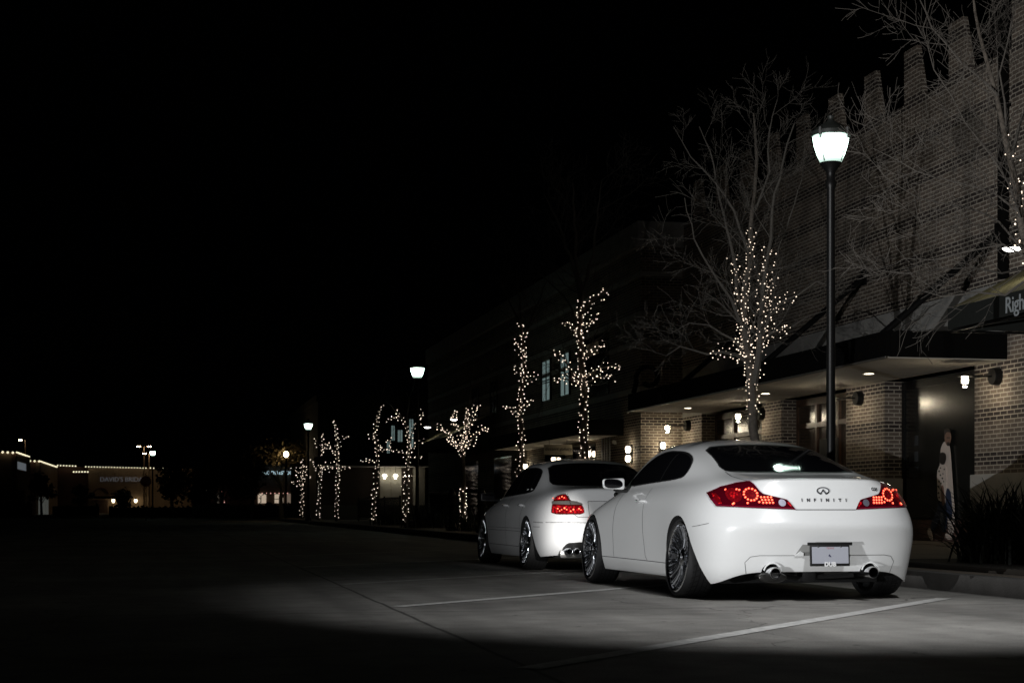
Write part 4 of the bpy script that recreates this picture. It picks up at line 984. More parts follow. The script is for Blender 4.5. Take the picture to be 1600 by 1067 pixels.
# ---------------------------------------------------------------- printed figures on the shop window
def figures():
    x = WX + .31
    t = thing('window_graphic', 'life-size printed picture of a man in white and a child in jeans', 'poster', (x, 25.2, .15))
    def to(px, py):   # picture point -> (y,z) on the window plane
        y = y_at(px, x); return (y, z_at(py, x, y))
    def part(name, pts, m, lift, par=t, sm=1):
        o = [to(*p) for p in pts]
        if sm: o = smooth_outline(o, sm)
        V = [(0 - lift, a - 25.2, b - .15) for a, b in o]; V += [(v[0] + .012, v[1], v[2]) for v in V]; n = len(o)
        q = MB(); q.add(V, [tuple(range(n)), tuple(range(2 * n - 1, n - 1, -1))] + [(i, (i + 1) % n, (i + 1) % n + n, i + n) for i in range(n)])
        return q.build(name, m, par)
    WS = mat("print_white", (.72, .62, .56), rough=.55); SK = mat("print_skin", (.26, .15, .11), rough=.55); DK = mat("print_dark", (.02, .016, .016), rough=.5); DN = mat("print_denim", (.03, .045, .09), rough=.55); DL = mat("print_denim_light", (.16, .18, .23), rough=.55)
    man = part('man_figure', [(1474, 690), (1469, 703), (1468, 735), (1472, 765), (1480, 800), (1482, 838), (1489, 838), (1491, 800), (1489, 775), (1487, 745), (1485, 715), (1483, 695), (1479, 690)], WS, .0)
    part('head', [(1477, 675), (1476, 685), (1478, 694), (1482, 697), (1485, 690), (1486, 680), (1483, 674)], SK, .004, man)
    part('hair', [(1475, 672), (1477, 680), (1479, 675), (1484, 675), (1486, 677), (1484, 671), (1479, 669)], DK, .006, man)
    part('beard', [(1480, 690), (1480, 696), (1483, 697), (1485, 691)], DK, .0065, man)
    part('eye', [(1480, 683), (1480, 684.5), (1484.5, 684.5), (1484.5, 683)], DK, .0065, man, 0)
    part('jeans', [(1478, 762), (1478, 800), (1482, 812), (1488, 812), (1488, 790), (1485, 764)], DN, .004, man)
    kid = part('child_figure', [(1470, 725), (1465, 738), (1466, 760), (1466, 780), (1473, 784), (1479, 770), (1481, 745), (1479, 726)], WS, .016)
    part('hair', [(1470, 708), (1469, 718), (1471, 725), (1476, 726), (1479, 718), (1479, 710), (1475, 706)], DK, .020, kid)
    part('forearm', [(1472, 758), (1472, 775), (1474, 790), (1477, 790), (1477, 775), (1476, 758)], SK, .020, kid)
    part('jeans', [(1468, 784), (1464, 800), (1454, 822), (1459, 830), (1466, 820), (1472, 806), (1472, 830), (1478, 832), (1481, 806), (1478, 784)], DN, .018, kid)
    part('jeans_fade', [(1471, 800), (1470, 815), (1473, 820), (1476, 808), (1474, 799)], DL, .020, kid)
    part('shoe', [(1453, 822), (1450, 832), (1456, 844), (1459, 843), (1457, 832)], WS, .020, kid)
    part('shoe', [(1478, 832), (1480, 842), (1490, 843), (1486, 836)], WS, .020, kid)
    for i, (a, b, r) in enumerate([(1469, 736, 1.4), (1471, 742, 1.2), (1474, 747, 1.3), (1469, 752, 1.5), (1472, 755, 1.2), (1468, 760, 1.6), (1471, 731, 1.1), (1476, 752, 1.0), (1468, 770, 1.5), (1469, 777, 1.4), (1475, 740, .9), (1477, 733, 1.1)]):
        part('sweater_patch', [(a - r, b), (a, b + r * 1.3), (a + r, b), (a, b - r * 1.3)], DK, .021, kid, 0)
figures()

# ---------------------------------------------------------------- street lamps
def make_street_lamp():
    t = thing('street_lamp', 'x', 'street lamp')
    q = MB(); q.lathe([(.16, 0), (.16, .12), (.13, .16), (.10, .45), (.075, .60), (.062, .75), (.052, 1.2), (.045, 4.28), (.06, 4.32), (.06, 4.36), (.046, 4.40), (.05, 4.47), (.11, 4.55), (.125, 4.575), (.0, 4.58)], 20); q.build('pole', BLACKM, t, smooth=40)
    q = MB(); q.lathe([(.0, 4.582), (.118, 4.584), (.150, 4.66), (.180, 4.76), (.198, 4.86), (.0, 4.862)], 32); q.build('lamp_glass', LAMPW, t, smooth=50)
    q = MB(); q.lathe([(.200, 4.865), (.212, 4.87), (.214, 4.915), (.20, 4.93), (.14, 4.98), (.05, 5.03), (.03, 5.06), (.04, 5.09), (0, 5.12)], 32)
    q.build('lamp_cap', mat("lamp_cap_metal", (.03, .033, .03), rough=.5), t, smooth=40)
    q = MB()
    for k in range(4):
        a = rad(35 + 90 * k); c, s = math.cos(a), math.sin(a)
        for da in (-.03, .03):
            c2, s2 = math.cos(a + da), math.sin(a + da); c3, s3 = math.cos(a + da * 3), math.sin(a + da * 3)
            q.tube([(.131 * c2, .131 * s2, 4.58), (.158 * c2, .158 * s2, 4.66), (.19 * c2, .19 * s2, 4.76), (.212 * c3, .212 * s3, 4.90)], .0035, 5)
        q.box(.205, .225, -.012, .012, 4.82, 4.94, 0, Matrix.Rotation(a, 4, 'Z'))
    q.build('cage', mat("cage_metal", (.12, .12, .12), rough=.5), t)
    for o in kids(t):
        for v in o.data.vertices:
            if v.co.z > 1.0: v.co.z -= .16
    return t
sl = make_street_lamp()
LP = [(7.2, 16.9, .15, 'tall black street lamp with tapered white glass rising behind the coupe'), (7.2, 47.2, .15, 'black street lamp between the string-lit trees left of the sedan'), (6.75, 79.2, .15, 'small distant street lamp above the farthest string-lit trees'), (-.9, 116.7, 0, 'distant white street lamp beside the stop sign')]
for i, (x, y, z, lab) in enumerate(LP):
    o = sl if i == 0 else copy_tree(sl)
    o.location = (x, y, z - .04 if z else 0); tag(o, lab, 'street lamp', 'black post street lamps')

# ---------------------------------------------------------------- trees
def grow(mb, p, d, r, length, level, rng, nseg=5, up=.12, spread=1.0):
    pts = [p.copy()]; rs = [r]; q = p.copy(); dd = d.normalized()
    for i in range(nseg):
        dd = (dd + Vector((rng.gauss(0, .13), rng.gauss(0, .13), rng.gauss(0, .10) + up))).normalized()
        q = q + dd * (length / nseg); pts.append(q.copy()); rs.append(max(.0019, r * (1 - .8 * (i + 1) / nseg)))
    mb.tube(pts, rs, 5 if level <= 1 else 3, caps=False)
    if level >= 3: return
    nb = {0: 8, 1: 6, 2: 5}[level]
    for k in range(nb):
        f = .22 + .75 * (k + rng.random() * .7) / nb
        i = min(nseg - 1, int(f * nseg)); b = pts[i].lerp(pts[i + 1], f * nseg - i)
        t = (pts[i + 1] - pts[i]).normalized()
        side = t.orthogonal().normalized(); side.rotate(Matrix.Rotation(rng.random() * 6.283, 3, t))
        nd = (t * .75 + side * rng.uniform(.5, .95) * spread).normalized()
        grow(mb, b, nd, max(.0022, rs[i] * .55), length * rng.uniform(.38, .62), level + 1, rng, 4, up * .8, spread)

def dense(pts, step):
    out = []
    for i in range(len(pts) - 1):
        a, b = pts[i], pts[i + 1]; n = max(1, int((b[0] - a[0]).length / step))
        for k in range(n): out.append((a[0].lerp(b[0], k / n), a[1] + (b[1] - a[1]) * k / n))
    out.append(pts[-1]); return out

def string_tree(base, limbs, crown, lab, slab, seed, bulb_r, density, lit_mat, twig_levels=0, twig_len=1.0, base_z=.15, near=False, gap=None):
    """limbs: list of (points [(a,z)...] metres across/up from base, r0, r1, lit fraction range, depth drift); first = trunk"""
    rng = random.Random(seed)
    t = thing('tree', lab, 'tree', base, group='bare trees wrapped in string lights')
    # local axes: a = across the picture (camera right) ; depth along view
    right = Vector((CA, -SA, 0)); fwd = Vector((SA, CA, 0))
    s = thing('string_lights', slab, 'string lights', base, group='warm white string lights wound on the trees')
    tr = MB(); cr = MB(); wires = MB(); bulbs = []
    for li, (pts, r0, r1, lit, drift) in enumerate(limbs):
        P = []; n = len(pts)
        for i, (a, z) in enumerate(pts):
            f = i / max(1, n - 1)
            P.append((right * a + fwd * (drift * f) + Vector((0, 0, z)), r0 + (r1 - r0) * f))
        D = dense(P, .18)
        D = [(p + Vector((rng.gauss(0, .012), rng.gauss(0, .012), 0)) * (1 if i else 0), r) for i, (p, r) in enumerate(D)]
        (tr if li == 0 else cr).tube([p for p, r in D], [r for p, r in D], 8 if li == 0 else 6, caps=False)
        # twigs from the limb
        m = len(D)
        for i in range(m):
            h = D[i][0].z
            if h < crown: continue
            if rng.random() < (.55 if li == 0 else .7):
                f = i / m
                ang = rng.random() * 6.283
                tdir = (D[min(i + 1, m - 1)][0] - D[max(0, i - 1)][0]).normalized()
                sd = tdir.orthogonal().normalized(); sd.rotate(Matrix.Rotation(ang, 3, tdir))
                nd = tdir * rng.uniform(.5, 1.0) + sd * rng.uniform(.7, 1.1); 
                grow(cr, D[i][0], nd, max(.0036, D[i][1] * .35), twig_len * rng.uniform(.6, 1.25) * (1 - .35 * f), 3 - twig_levels, rng, 5, .06, 1.0)
        # lights
        if lit:
            lo, hi = lit; ang = rng.random() * 6; wp = []
            DD = dense(D, .04)
            M = len(DD); L = sum((DD[i + 1][0] - DD[i][0]).length for i in range(M - 1))
            nb = max(4, int(L * (hi - lo) * density * (1.0 if li == 0 else .8)))
            for k in range(nb):
                f = lo + (hi - lo) * (k + rng.random()) / nb; i = min(M - 2, int(f * (M - 1))); p, r = DD[i]
                ang += 2.1 + rng.gauss(0, .4); td = (DD[i + 1][0] - p).normalized(); o = td.orthogonal().normalized(); o.rotate(Matrix.Rotation(ang, 3, td))
                q = p + o * (r + .008 + abs(rng.gauss(0, (.020 if li == 0 else .045) * max(1, bulb_r / .0115))))
                if gap and gap[0] < q.z < gap[1]: continue
                wp.append(q); bulbs.append(q)
            if len(wp) > 2: wires.tube(wp, .0025, 3, caps=False)
    tr.build('trunk', BARK, t, smooth=60); cr.build('crown', TWIG, t)
    wires.build('wire', WIRE, s)
    # bulbs sit clear of the bark in every direction
    proto = None
    bm = bmesh.new(); bmesh.ops.create_icosphere(bm, subdivisions=1, radius=bulb_r); 
    q0 = MB(); q0.addbm(bm); bm.free()
    rng.shuffle(bulbs)
    first = bulbs[:100] if near else []
    rest = bulbs[100:] if near else bulbs
    for b in first:
        if proto is None: proto = q0.build('bulb', lit_mat, s, smooth=180); proto.location = b
        else:
            c = proto.copy(); COL.objects.link(c); c.parent = s; c.location = b; c.scale = [rng.uniform(.6, 1.2)] * 3
    if rest:
        q = MB()
        for b in rest: q.add(q0.v, q0.f, 0, Matrix.Translation(b) @ Matrix.Scale(rng.uniform(.55, 1.2), 4))
        tag(q.build('bulbs', lit_mat, s, smooth=180), kind='stuff')
    return t

def px_limb(spec, px0, d, zoff=.15):
    """picture polyline -> (across, height) metres relative to the base at depth d"""
    out = []
    for (px, py) in spec: out.append(((px - px0) / F_ * d, H_ + (YH_ - py) * d / F_ - zoff))
    return out
def add_tree(px0, xline, limbs, crown_py, lab, slab, seed, dens, twl, tlen, mtl, br, near=False, gap_py=None):
    y = y_at(px0, xline); d = xline * SA + y * CA
    L = []
    for (spec, r0, r1, lit, drift) in limbs:
        pts = px_limb(spec, px0, d)
        if not L: pts = [(0, 0)] + [q for q in pts if q[1] > .2]
        L.append((pts, r0, r1, lit, drift))
    crown = H_ + (YH_ - crown_py) * d / F_ - .15
    gap = None
    if gap_py: gap = (H_ + (YH_ - gap_py[1]) * d / F_ - .15, H_ + (YH_ - gap_py[0]) * d / F_ - .15)
    string_tree((xline, y, .15), L, crown, lab, slab, seed, br, dens, mtl, twl, tlen, near=near, gap=gap)

# nearest lit tree
add_tree(1177, 7.8, [
    ([(1177, 690), (1176, 620), (1170, 560), (1165, 500), (1167, 440), (1172, 380), (1180, 300), (1182, 230), (1178, 175)], .075, .012, (.30, .74), .1),
    ([(1178, 600), (1186, 555), (1187, 500), (1192, 450), (1197, 400), (1205, 330), (1222, 260), (1235, 200)], .05, .008, (.0, .52), -.2),
    ([(1168, 540), (1155, 480), (1150, 420), (1143, 372), (1130, 310), (1118, 250), (1100, 190)], .035, .006, (0, .42), .3),
    ([(1172, 568), (1150, 556), (1125, 552), (1100, 556), (1060, 545), (1035, 560)], .03, .005, (0, .50), -.4),
    ([(1184, 545), (1205, 520), (1225, 512), (1243, 507), (1270, 490), (1300, 480)], .028, .005, (0, .55), .4),
    ([(1188, 530), (1200, 495), (1218, 475), (1243, 464), (1270, 445), (1295, 455)], .026, .005, (0, .60), -.4),
    ([(1187, 520), (1198, 480), (1206, 455), (1225, 380), (1250, 310), (1265, 250)], .026, .005, (0, .35), .5),
    ([(1166, 520), (1140, 470), (1110, 430), (1080, 380), (1062, 320)], .026, .005, (0, .12), -.5),
    ([(1168, 560), (1150, 530), (1110, 505), (1080, 500), (1055, 515)], .02, .004, (0, .3), .5),
    ([(1170, 400), (1150, 330), (1120, 280), (1085, 240), (1060, 190)], .022, .004, None, .3),
    ([(1180, 330), (1200, 270), (1200, 210), (1210, 165)], .018, .004, None, -.3),
    ], 560, 'bare tree wound with fairy lights, rising right behind the coupe roof', 'fairy lights on the tree directly behind the coupe roof', 11, 56, 2, .85, BULB, .0085, near=True)
add_tree(913, 7.8, [
    ([(913, 715), (911, 620), (908, 540), (906, 460), (900, 400), (898, 330), (895, 285)], .085, .012, (.05, .66), .1),
    ([(908, 470), (925, 400), (935, 330), (940, 285)], .04, .006, None, -.2),
    ([(906, 455), (890, 400), (870, 340), (850, 300)], .04, .006, None, .2),
    ([(912, 600), (895, 585), (880, 560), (862, 550), (845, 545)], .03, .005, (0, .8), -.3),
    ([(912, 590), (935, 575), (955, 570), (975, 572)], .03, .005, (0, 1), .3),
    ([(912, 600), (940, 588), (965, 590)], .02, .005, (0, .9), -.2),
    ([(910, 565), (930, 545), (950, 535)], .025, .005, (0, 1), .2),
    ([(908, 520), (925, 500), (945, 485)], .022, .005, (0, .8), -.3),
    ([(907, 490), (925, 470), (945, 455), (975, 420), (1000, 390)], .035, .005, (0, .45), .3),
    ([(908, 530), (890, 505), (870, 495)], .02, .005, (0, .8), .3),
    ([(908, 510), (880, 460), (850, 430), (820, 410)], .025, .005, None, .3),
    ([(911, 600), (880, 590), (840, 600), (820, 590)], .02, .004, (0, .5), .4),
    ], 610, 'bare tree wound with fairy lights, rising behind the sedan roof', 'fairy lights on the tree behind the sedan roof', 12, 40, 2, 1.3, BULB, .0115, near=True)
add_tree(815, 7.8, [
    ([(812, 735), (814, 680), (812, 640), (818, 590), (820, 560), (816, 520), (812, 470), (805, 420)], .075, .01, (.02, .75), .1),
    ([(813, 650), (800, 640), (785, 636)], .02, .005, (0, 1), -.2),
    ([(814, 640), (825, 628), (838, 622)], .02, .005, (0, 1), .2),
    ([(817, 600), (830, 590), (842, 578)], .02, .005, (0, .9), .2),
    ([(818, 560), (808, 540), (800, 528)], .02, .005, (0, .9), -.2),
    ([(818, 590), (800, 570), (785, 580)], .015, .004, (0, .6), .2),
    ([(816, 530), (835, 490), (850, 450), (860, 420)], .03, .005, (0, .15), .2),
    ([(815, 510), (795, 470), (780, 430)], .03, .005, (0, .1), .2),
    ], 600, 'bare tree wound with fairy lights, just left of the sedan roof', 'fairy lights on the tree just left of the sedan roof', 13, 34, 1, 1.3, BULB, .0125)
add_tree(725, 7.5, [
    ([(724, 818), (724, 770), (724, 715), (724, 690), (728, 660), (731, 635)], .08, .01, (.03, 1.0), .1),
    ([(724, 712), (710, 690), (695, 670), (682, 666)], .03, .006, (.1, 1), -.2),
    ([(725, 705), (742, 680), (752, 668), (766, 672)], .03, .006, (.1, 1), .2),
    ([(726, 690), (715, 670), (705, 655), (712, 640)], .025, .005, (0, 1), .2),
    ([(727, 680), (740, 655), (748, 630)], .02, .005, (0, 1), -.1),
    ([(720, 700), (705, 690), (698, 685)], .02, .005, (0, 1), -.2),
    ([(731, 635), (738, 590), (740, 540)], .02, .005, None, .2),
    ], 680, 'bare tree wound with fairy lights with an unlit gap halfway up its trunk', 'fairy lights with a dark gap halfway up the trunk', 14, 40, 1, 1.0, BULB, .0135, gap_py=(716, 762))
add_tree(640, 7.5, [
    ([(633, 806), (634, 760), (637, 720), (640, 690), (634, 665), (625, 650), (612, 635), (601, 626)], .07, .012, (.03, .90), .1),
    ([(638, 712), (622, 705), (606, 700), (590, 697)], .025, .006, (0, 1), -.2),
    ([(641, 690), (645, 670), (655, 655), (662, 640)], .025, .006, (.0, 1), .2),
    ([(640, 705), (652, 692), (662, 686)], .02, .006, (.2, 1), -.2),
    ([(640, 715), (652, 718), (660, 712)], .02, .006, (.3, 1), -.2),
    ([(625, 652), (612, 655), (603, 654)], .015, .006, (0, 1), -.2),
    ([(634, 665), (640, 620), (650, 580)], .02, .006, None, .2),
    ], 690, 'bare tree wound with fairy lights beside the second street lamp pole', 'fairy lights on the tree beside the second street lamp pole', 15, 22, 1, 1.0, BULBF, .0165)
add_tree(586, 7.5, [
    ([(584, 806), (586, 760), (590, 720), (588, 690), (586, 665), (592, 645), (597, 630)], .07, .012, (.03, 1), .1),
    ([(589, 725), (575, 718), (562, 723)], .022, .006, (0, 1), -.2),
    ([(588, 700), (598, 705), (608, 700), (610, 680)], .02, .006, (0, 1), .2),
    ([(587, 690), (578, 680), (575, 675)], .016, .006, (0, 1), .2),
    ([(592, 645), (600, 600), (605, 570)], .02, .006, None, .2),
    ], 690, 'slim bare tree wound with fairy lights, fourth light column from the left', 'fairy lights on the slim fourth light column from the left', 16, 17, 1, 1.0, BULBF, .019)
add_tree(526, 7.5, [
    ([(525, 800), (527, 760), (528, 730), (526, 700), (525, 680), (523, 656)], .07, .02, (.03, 1), .1),
    ([(527, 725), (515, 728), (508, 722)], .02, .008, (0, 1), -.2),
    ([(527, 735), (540, 728), (548, 733)], .02, .008, (0, 1), .2),
    ([(527, 700), (537, 685), (546, 680)], .02, .008, (0, 1), -.2),
    ([(526, 710), (515, 695), (505, 700)], .02, .008, (0, 1), .2),
    ], 690, 'straight bare tree wound with fairy lights, third light column from the left', 'fairy lights on the straight third light column from the left', 17, 15, 1, .9, BULBF, .022)
add_tree(499, 7.5, [
    ([(497, 802), (499, 760), (501, 740), (503, 715), (504, 690), (503, 677)], .06, .02, (.03, 1), .1),
    ([(500, 740), (490, 725), (484, 715)], .02, .008, (0, 1), -.2),
    ([(501, 735), (512, 733), (520, 728)], .02, .008, (0, 1), .2),
    ([(503, 700), (495, 690), (488, 688)], .02, .008, (0, 1), -.2),
    ([(503, 705), (512, 700), (516, 690)], .02, .008, (0, 1), -.2),
    ], 700, 'bare tree wound with fairy lights, second light column from the left', 'fairy lights on the second light column from the left', 18, 13, 1, .9, BULBF, .024)
add_tree(472, 7.5, [
    ([(472, 798), (472, 770), (472, 750), (471, 735), (472, 717)], .06, .02, (.03, 1), .1),
    ([(472, 760), (462, 752), (453, 755)], .02, .008, (0, 1), -.2),
    ([(472, 758), (465, 745), (460, 742)], .02, .008, (0, 1), .2),
    ([(472, 745), (462, 735), (456, 728)], .02, .008, (0, 1), -.2),
    ([(472, 750), (482, 742), (486, 748)], .02, .008, (0, 1), -.2),
    ([(472, 735), (478, 728), (480, 735)], .02, .008, (0, 1), -.2),
    ], 700, 'leftmost and smallest bare tree wound with fairy lights', 'fairy lights on the leftmost and smallest tree', 19, 12, 1, .9, BULBF, .026)
# the tree cut by the right edge of the picture
add_tree(1652, 7.6, [
    ([(1650, 700), (1640, 560), (1616, 430), (1597, 340), (1583, 260), (1568, 180), (1552, 110), (1535, 50), (1525, -20)], .052, .010, (.44, .66), .1),
    ([(1594, 340), (1575, 290), (1545, 250), (1500, 200), (1450, 120), (1430, 60)], .011, .003, None, -.3),
    ([(1590, 330), (1560, 300), (1500, 280), (1440, 260), (1375, 220)], .011, .003, None, .3),
    ([(1598, 390), (1560, 350), (1500, 330), (1420, 320), (1360, 290)], .011, .003, (0, .1), -.4),
    ([(1600, 400), (1570, 380), (1520, 390), (1470, 400), (1430, 395)], .010, .003, None, .3),
    ([(1600, 420), (1560, 430), (1510, 425), (1450, 430), (1400, 440)], .010, .003, None, -.5),
    ([(1580, 250), (1600, 190), (1625, 120), (1640, 40)], .018, .004, (0, .2), .2),
    ([(1572, 200), (1560, 120), (1575, 30), (1580, -40)], .010, .003, None, -.3),
    ([(1560, 150), (1510, 90), (1470, 30), (1450, -30)], .013, .004, None, .4),
    ([(1600, 440), (1575, 460), (1530, 455), (1480, 460), (1450, 450)], .012, .004, None, .2),
    ([(1592, 320), (1600, 280), (1620, 240)], .02, .008, (0, .6), .2),
    ], 470, 'large bare tree with fairy lights cut off by the right edge', 'fairy lights on the tree at the right edge', 20, 34, 2, .85, BULB, .0075, near=True)

# ---------------------------------------------------------------- plants on the sidewalk
def strap_plant(loc, n, h, spread, lab, seed, wd=.02):
    rng = random.Random(seed); q = MB()
    for i in range(n):
        a = rng.random() * 6.283; tilt = abs(rng.gauss(0, .55)); L = h * rng.uniform(.6, 1.12); bx, by = rng.gauss(0, spread * .28), rng.gauss(0, spread * .28)
        p = Vector((bx, by, 0)); d = Vector((math.cos(a) * tilt, math.sin(a) * tilt, 1)).normalized(); sd = Vector((-math.sin(a), math.cos(a), 0)); N = 6; prev = None
        for k in range(N + 1):
            w = wd * (1 - (k / N) ** 2) * .5 + .0012
            cur = (p - sd * w, p + sd * w + Vector((0, 0, .003)))
            if prev: q.quad(prev[0], prev[1], cur[1], cur[0])
            prev = cur; p = p + d * L / N; d = (d + Vector((math.cos(a) * .10, math.sin(a) * .10, -.11))).normalized()
    t = tag(q.build('strap_leaf_plant', PLANT, loc=loc), lab, 'plant'); return t
g = MB(); g.bbox(6.9, 7.9, 9.5, 15.2, .14, .20, .02); struct('planting_bed', g, SOIL)
strap_plant((7.62, 13.85, .19), 620, .80, .62, 'large spiky strap-leaved plant behind the kerb at the right edge', 3, .026)
strap_plant((7.75, 13.0, .19), 240, .66, .5, 'lower strap-leaved plant nearer the camera at the right edge', 4, .026)
for i, (px, x, lab) in enumerate(((745, 7.6, 'dark grassy clump left of the sedan door mirror'), (665, 7.4, 'dark grassy clump at the foot of the second street lamp'), (613, 7.6, 'dark grassy clump between the third and fourth light columns'))):
    strap_plant((x, y_at(px, x), .15), 160, .75, 1.1, lab, 30 + i, .03)

# black flag board added unseen, left of the frame, to keep side_flash off the paving
fz = math.atan2(14.0 - 3.0, 4.4 + 8.0)
t = thing('flag_board', 'low black board added out of view to cut the ground flash beam', 'light flag', (-8 + 1.1 * math.cos(fz), 3 + 1.1 * math.sin(fz), 0), fz)
q = MB(); q.box(-.006, .006, -.9, .9, .02, .2135); q.build('board', BLACKM2, t)
q = MB(); q.box(-.08, .08, -.85, -.82, 0, .02); q.box(-.08, .08, .82, .85, 0, .02); q.build('foot', BLACKM, t)
# street furniture in the dark
def bollard(px, x, lab):
    t = thing('bollard', lab, 'bollard', (x, y_at(px, x), .15), group='black bollards on the sidewalk')
    q = MB(); q.lathe([(.12, 0), (.12, .08), (.085, .12), (.085, .85), (.10, .88), (.10, .93), (.085, .96), (.05, 1.04), (0, 1.07)], 20); q.build('post', BLACKM, t, smooth=40)
    q = MB(); q.lathe([(.102, .60), (.104, .61), (.104, .65), (.102, .66)], 20); q.build('ring', BLACKM2, t)
bollard(752, 7.1, 'thick black bollard just left of the sedan bonnet'); bollard(706, 7.0, 'slim dark bollard beside the tree with the unlit gap')
t = thing('litter_bin', 'dark flared litter bin on the sidewalk left of the unlit-gap tree', 'bin', (8.2, y_at(688, 8.2), .15))
q = MB(); q.lathe([(.24, .05), (.26, .10), (.34, .95), (.36, 1.0), (.32, 1.0), (.28, .3), (0, .28)], 24); q.build('bin_body', BLACKM2, t, smooth=40)
q = MB(); q.lathe([(.36, 1.001), (.36, 1.04), (.20, 1.10), (.18, 1.06)], 24); q.build('bin_lid', BLACKM, t, smooth=40)
# railing
y0, y1 = y_at(560, 8.6), y_at(625, 8.6)
t = thing('railing', 'black metal railing along the sidewalk behind the light columns', 'railing', (8.6, y1, .15))
L = y0 - y1
q = MB(); q.box(-.02, .02, 0, L, .95, 1.0); q.box(-.015, .015, 0, L, .12, .16); q.build('rail', BLACKM, t)
q = MB()
for k in range(int(L / .16)): q.box(-.008, .008, k * .16, k * .16 + .016, .16, .95)
q.build('bars', BLACKM, t)
for k in range(4): q = MB(); q.box(-.035, .035, L * k / 3 - .035, L * k / 3 + .035, 0, 1.06); q.build('post', BLACKM, t)

# ---------------------------------------------------------------- pavilion and far wing across the end of the walk
t = thing('pavilion', 'low pavilion with lit soffit and pale columns beyond the light columns', 'building', (10, 84, 0))
def Q(name, mb, m, par=t, smooth=None):
    o = mb.build(name, m, par, smooth); o.data.transform(Matrix.Translation(-t.location)); return o
q = MB(); q.box(7.6, 13.4, 81.5, 84.5, 2.85, 2.9); Q('soffit', q, SOFFIT)
q = MB(); q.box(7.5, 13.5, 81.4, 84.6, 2.904, 3.35); Q('roof_slab', q, BLACKM2)
q = MB(); q.box(7.6, 13.4, 84.0, 84.5, 0, 2.848); Q('rear_wall', q, mat('pavilion_wall', (.06, .045, .035), rough=.9))
for px in (601, 618, 655): q = MB(); xx = x_at(px, 83.6); q.bbox(xx - .28, xx + .28, 83.4, 83.98, 0, 2.848, .02); Q('column', q, mat("pale_column", (.35, .32, .26), rough=.8))
q = MB(); q.box(7.7, 13.3, 82.6, 82.75, 0, .9); Q('low_wall', q, mat('pavilion_low_wall', (.12, .11, .09), rough=.9))
for i, (px, lab) in enumerate(((601, 'left small white pendant lamp under the pavilion soffit'), (618, 'second small white pendant lamp under the pavilion soffit'), (636, 'small white pendant lamp seen among the fairy lights by the pavilion'))):
    pt = thing('pendant_lamp', lab, 'lamp', (x_at(px, 83.1), 83.1, 2.40), group='pendant lamps of the pavilion')
    q = MB(); q.lathe([(0, .10), (.06, .09), (.13, .0), (.10, -.03), (0, -.03)], 16); q.lathe([(0, -.06), (.06, -.07), (.06, -.14), (0, -.16)], 12); q.build('lamp_glass', mat("pendant_glass", (.9, .9, .8), emis=(1, .95, .8), strength=7), pt, smooth=50)
    q = MB(); q.tube([(0, 0, .10), (0, 0, .45)], .012, 6); q.build('cord', BLACKM, pt)
t = thing('office_building', 'dark building beyond the light columns with a few cold lit upper windows', 'building', (12, 92, 0))
q = MB(); q.box(8.2, 24, 90, 110, 0, 6.6); o = q.build('wall', mat('dark_office_brick', (.03, .024, .02), rough=.9), t); o.data.transform(Matrix.Translation((-12, -92, 0)))
q = MB(); q.box(8.1, 24.1, 89.9, 110, 6.6, 7.0); o = q.build('parapet', MATS['dark_office_brick'], t); o.data.transform(Matrix.Translation((-12, -92, 0)))
for (pa, pb, ya, yb) in ((605, 609, 690, 708), (612, 617, 665, 688), (622, 629, 672, 690), (640, 646, 655, 700)):
    a = x_at(pa, 89.9); b2 = x_at(pb, 89.9); q = MB(); q.box(a - 12, b2 - 12, -2.03, -2.01, z_at(yb, a, 90), z_at(ya, a, 90)); w = q.build('window', COLDG, t)
    q = MB(); m_ = (a + b2) / 2 - 12; q.box(m_ - .015, m_ + .015, -2.05, -2.031, z_at(yb, a, 90), z_at(ya, a, 90)); q.build('window_frame', BLACKM, w)

# ---------------------------------------------------------------- far shopping strip (left)
def far_box(b, name, x0, x1, py_top, d, dep, m, bottom=0.0, mi=None):
    """box facing the camera between picture columns x0..x1 at depth d"""
    a = W(x0, 795, d); c = W(x1, 795, d); a.z = c.z = bottom; zt = H_ + (YH_ - py_top) * d / F_
    f = Vector((SA, CA, 0)) * dep
    V = [a, c, c + f, a + f]; V = V + [Vector((v.x, v.y, zt)) for v in V]
    V = [v - b.location for v in V]
    q = MB(); q.add(V, [(3, 2, 1, 0), (4, 5, 6, 7), (0, 1, 5, 4), (1, 2, 6, 5), (2, 3, 7, 6), (3, 0, 4, 7)])
    return q.build(name, m, b)
def bulbs_line(par, pts, n, r, m):
    q = MB(); bm = bmesh.new(); bmesh.ops.create_icosphere(bm, subdivisions=1, radius=r)
    for i in range(n):
        f = i / max(1, n - 1) * (len(pts) - 1); k = min(len(pts) - 2, int(f)); p = pts[k].lerp(pts[k + 1], f - k)
        q.addbm(bm, 0, Matrix.Translation(p - par.location))
    bm.free(); return q.build('roofline_lights', m, par)
D1 = 270.0
def Zp(py, d): return H_ + (YH_ - py) * d / F_
strip1 = thing('store_building', 'long brown bridal store block with a dotted line of roof lights and faint sign letters', 'building', W(200, 795, D1))
strip1.location.z = 0
far_box(strip1, 'wall', 138, 232, 731, D1, 30, FARW); far_box(strip1, 'wall', 88, 138, 729, D1 + 6, 24, FARW2); far_box(strip1, 'wall', 232, 300, 732, D1 + 1, 29, FARW)
bulbs_line(strip1, [W(134, 729, D1 - .5), W(228, 731, D1 - .5)], 22, .115, FARLINE); bulbs_line(strip1, [W(235, 731, D1 - .5), W(255, 732, D1 - .5)], 5, .13, FARLINE)
